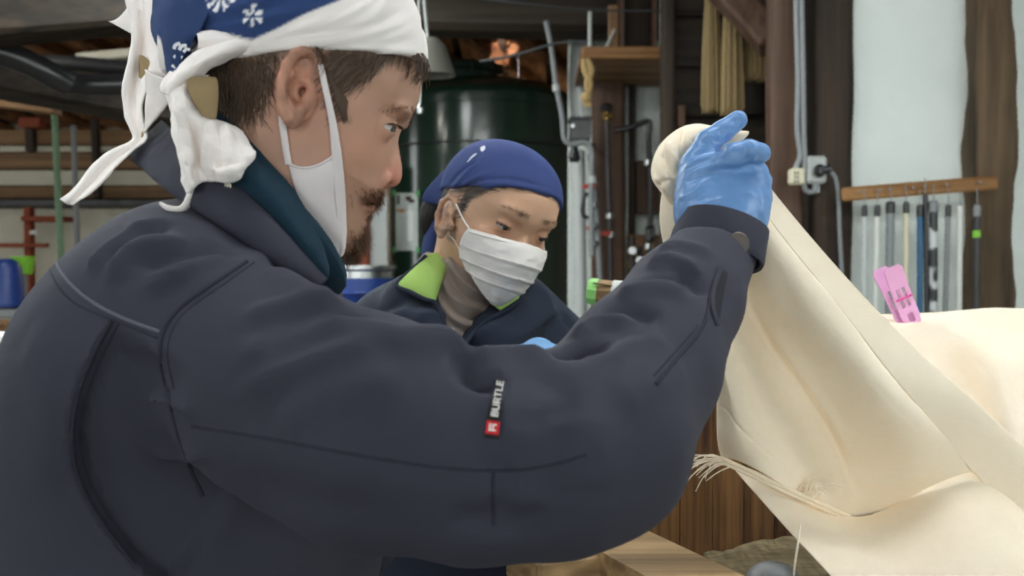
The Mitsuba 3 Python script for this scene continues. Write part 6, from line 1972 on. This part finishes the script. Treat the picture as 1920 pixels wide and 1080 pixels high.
mask = part(woman, 'face_mask', sheet(mk, 90, 110, .0012, disp=lambda g: -pleats(g)), 'mask_paper', True, label='white pleated face mask')
for i0 in (0,):
    part(mask, 'nose_hem', tube(mk[0] + (W_world([.004, -.004, 0]) - W0), .0012, 60, 6), 'mask_paper')
for s in (1, -1):
    lo_, hi_ = mk[0][-1 if s > 0 else 0], mk[5][-1 if s > 0 else 0]
    e1, e2 = W_world(np.array([.009, .018, .080 * s])), W_world(np.array([-.001, -.026, .078 * s]))
    part(mask, 'ear_loop', tube([lo_, W_world([.036, .006, .0765 * s]), W_world([.020, .017, .081 * s]), e1, W_world([-.006, .008, .079 * s]), W_world([-.008, -.012, .077 * s]), e2, W_world([.012, -.030, .066 * s]), hi_], .0013, 60, 6), 'mask_paper')
# ---------------------------------------------------------------- the woman: clothes
mat('turtleneck', vcol(), .95, .08, sheen=.15)


def turtle_f(p):
    d = s_cone(p, P(862, 545, 1.68), P(900, 478, 1.655), .080, .066)
    d = smin(d, s_cone(p, P(860, 630, 1.66), P(868, 560, 1.67), .058, .074), .02)
    d = smin(d, s_ell(p, P(856, 660, 1.61), (.034, .045, .09)), .03)
    cut = (p - P(885, 492, 1.64)) @ ((WR[:, 1] * .6 + WR[:, 0] * -.0 - DWN * .5))
    return smax(d, cut, .006)


tv, tf = surface(turtle_f, P(760, 720, 1.70) - [0, .20, .02], P(985, 430, 1.70) + [0, .12, .03], .0035)
tv = folds(tv, tf, [([(822, 500), (850, 560), (930, 585)], 0.0068, .005), ([(826, 525), (855, 585), (920, 600)], -0.0068, .004), ([(835, 500), (862, 545), (940, 572)], -0.0059, .004), ([(822, 540), (850, 600), (905, 612)], 0.0068, .005),
                    ([(840, 480), (870, 530), (950, 560)], 0.0059, .004), ([(830, 570), (858, 615), (890, 625)], -0.0051, .005)])
part(woman, 'turtleneck', mesh(tv, tf), 'turtleneck', True, color=np.tile(srgb_arr((146, 133, 124)), (len(tv), 1)) * (1 + .12 * (meshkit.fbm(tv * 30, 3, 6) - .5))[:, None], label='taupe turtleneck')


def wjacket_f(p):
    d = s_ell(p, P(890, 900, 1.74), (.215, .135, .36))
    d = smin(d, s_cone(p, P(738, 625, 1.70), P(1030, 668, 1.78), .068, .062), .07)
    d = smin(d, s_ell(p, P(885, 1240, 1.76), (.20, .14, .30)), .06)
    # sleeves: down and forward to the hands in front
    d = smin(d, chain(p, [np.r_[P(722, 650, 1.70), .066], np.r_[P(690, 860, 1.62), .060], np.r_[P(880, 800, 1.42), .042]], .02), .03)
    d = smin(d, chain(p, [np.r_[P(1040, 680, 1.78), .064], np.r_[P(1088, 860, 1.70), .056], np.r_[P(1030, 720, 1.46), .040]], .02), .03)
    d = smin(d, s_cone(p, P(772, 565, 1.63), P(800, 650, 1.585), .042, .050), .03)
    d = smin(d, s_cone(p, P(990, 565, 1.66), P(925, 650, 1.60), .036, .052), .03)
    # opening at the neck: a V between the two fronts
    ax = P(865, 600, 1.62)
    v = s_cone(p, P(882, 470, 1.66), P(852, 632, 1.56), .072, .008)
    d = smax(d, -v, .006)
    return d


kv, kf = surface(wjacket_f, np.array([-.36, 1.28, .62]), np.array([.26, 1.95, 1.44]), .005)
kv = folds(kv, kf, [([(700, 600), (760, 590), (830, 610)], .006, .012), ([(690, 640), (720, 590), (770, 560)], -.006, .008), ([(760, 640), (790, 600), (830, 590)], .005, .010), ([(870, 640), (930, 610), (1000, 560)], .007, .010),
                    ([(960, 640), (1010, 600), (1050, 580)], .006, .012), ([(1050, 590), (1075, 620), (1085, 660)], -.005, .010)])
kc = np.tile(srgb_arr((40, 46, 60)), (len(kv), 1)) * (1 + .12 * (meshkit.fbm(kv * 9, 3, 19) - .5))[:, None]
wj = part(woman, 'jacket', mesh(kv, kf), 'navy', True, color=kc, label='dark navy zip jacket')
mat('lime_cloth', rgb(166, 200, 108), .85, .15)
mat('navy_w', rgb(40, 46, 60), .85, .2)
GP = lambda rows: np.array([[P(*q) for q in r] for r in rows])
cl = part(wj, 'collar', sheet(GP([[(846, 466, 1.66), (832, 470, 1.64), (808, 477, 1.62), (798, 480, 1.615)], [(838, 496, 1.615), (822, 498, 1.598), (790, 504, 1.59), (770, 508, 1.60)],
                                   [(826, 532, 1.585), (806, 528, 1.572), (776, 526, 1.575), (755, 524, 1.59)], [(815, 566, 1.572), (796, 560, 1.566), (768, 546, 1.572), (744, 535, 1.588)]]), 36, 30, .003), 'lime_cloth', True, label='lime green collar lining')
part(cl, 'collar_edge', tube([P(798, 480, 1.612), P(770, 508, 1.597), P(744, 535, 1.586), P(768, 547, 1.570), P(796, 561, 1.564), P(815, 567, 1.570), P(826, 590, 1.565), P(838, 622, 1.555)], .0035, 70, 8), 'navy_w')
cl2 = part(wj, 'collar', sheet(GP([[(985, 530, 1.66), (988, 538, 1.655), (990, 548, 1.655)], [(955, 552, 1.60), (960, 560, 1.595), (968, 568, 1.60)], [(925, 568, 1.575), (930, 576, 1.57), (940, 584, 1.575)]]), 24, 12, .003), 'lime_cloth', True, label='lime green collar lining')
part(cl2, 'collar_edge', tube([P(992, 548, 1.65), P(968, 568, 1.594), P(940, 586, 1.568), P(900, 612, 1.56), P(870, 648, 1.545)], .0035, 60, 8), 'navy_w')
zp = part(wj, 'zip_pull', cat_([box_at(P(848, 626, 1.53), (.0055, .004, .014), .0012), cyl(P(848, 614, 1.535), P(848, 619, 1.535), .0022, 8)]), 'white_plastic', label='white zip pull')
# legs in dark trousers
def wleg_f(p):
    d = s_cone(p, P(800, 1200, 1.76), np.array([-.13, 1.80, .06]), .10, .065)
    return smin(d, s_cone(p, P(940, 1200, 1.76), np.array([.06, 1.80, .06]), .10, .065), .02)


lv, lf = surface(wleg_f, (-.34, 1.6, -.0), (.22, 1.95, .95), .009)
part(woman, 'trousers', mesh(lv, lf), 'navy_w', True, label='dark navy trousers')
for x in (-.13, .06):
    part(woman, 'boot', lathe([(0, 0), (.055, 0), (.062, .02), (.055, .09), (.05, .16), (0, .16)], (x, 1.77, 0), sides=24), 'black_metal', 30)


# gloved hands resting in front
def whand(js, c, half, R):
    def f(p):
        d = s_box(p, c, half, R, .013)
        for q in js:
            d = smin(d, chain(p, q, .004), .006)
        return d
    return f


for n_, (cu, cv_, d0, s) in enumerate(((1010, 668, 1.42, 1), (905, 760, 1.40, -1))):
    c = P(cu, cv_, d0)
    R = np.stack([RGT * .96 + DWN * .28 * s, FWD * .55 + DWN * .8, -FWD * .8 + -DWN * .5], 1)
    R, _ = np.linalg.qr(R)
    if R[:, 0] @ RGT < 0:
        R = -R
    js = []
    for k in range(4):
        b0 = c + R @ np.array([-.030 + .02 * k, .036, .0]) if False else c - RGT * (.030 - .020 * k) * 1.0 + DWN * .012 - FWD * .022
        js.append([np.r_[b0 + FWD * .02 - DWN * .010, .0110], np.r_[b0 - DWN * .004 - FWD * .010, .0098], np.r_[b0 + DWN * .020 - FWD * .014, .0088], np.r_[b0 + DWN * (.034 + .004 * (k % 2)) + FWD * .004, .0080]])
    js.append([np.r_[c - RGT * .036 * s + FWD * .01, .0125], np.r_[c - RGT * .050 * s - FWD * .008 + DWN * .012, .0105], np.r_[c - RGT * .040 * s - FWD * .022 + DWN * .028, .0092]])
    js.append([np.r_[c + FWD * .02, .024], np.r_[c + FWD * .06 + DWN * .008, .028]])
    hv, hf = surface(whand(js, c + FWD * .002, (.040, .030, .014), np.stack([RGT, FWD, -DWN], 1)), c - .095, c + .095, .0032)
    part(woman, 'glove', mesh(hv, hf), 'nitrile', True, color=np.tile(srgb_arr((126, 174, 222)), (len(hv), 1)), label='light blue rubber glove')
# ---------------------------------------------------------------- repeats share a group
for base, phrase in (('shelf_board', 'shelf boards of the rack at the far left'), ('hanging_plank', 'planks laid among the ducts and beams'), ('black_duct', 'black ducts under the rafters'), ('ceiling_lamp', 'unseen fluorescent lamps hung from the ceiling')):
    for key in labels:
        if key == base or (key.startswith(base + '_') and '__' not in key):
            labels[key]['group'] = phrase
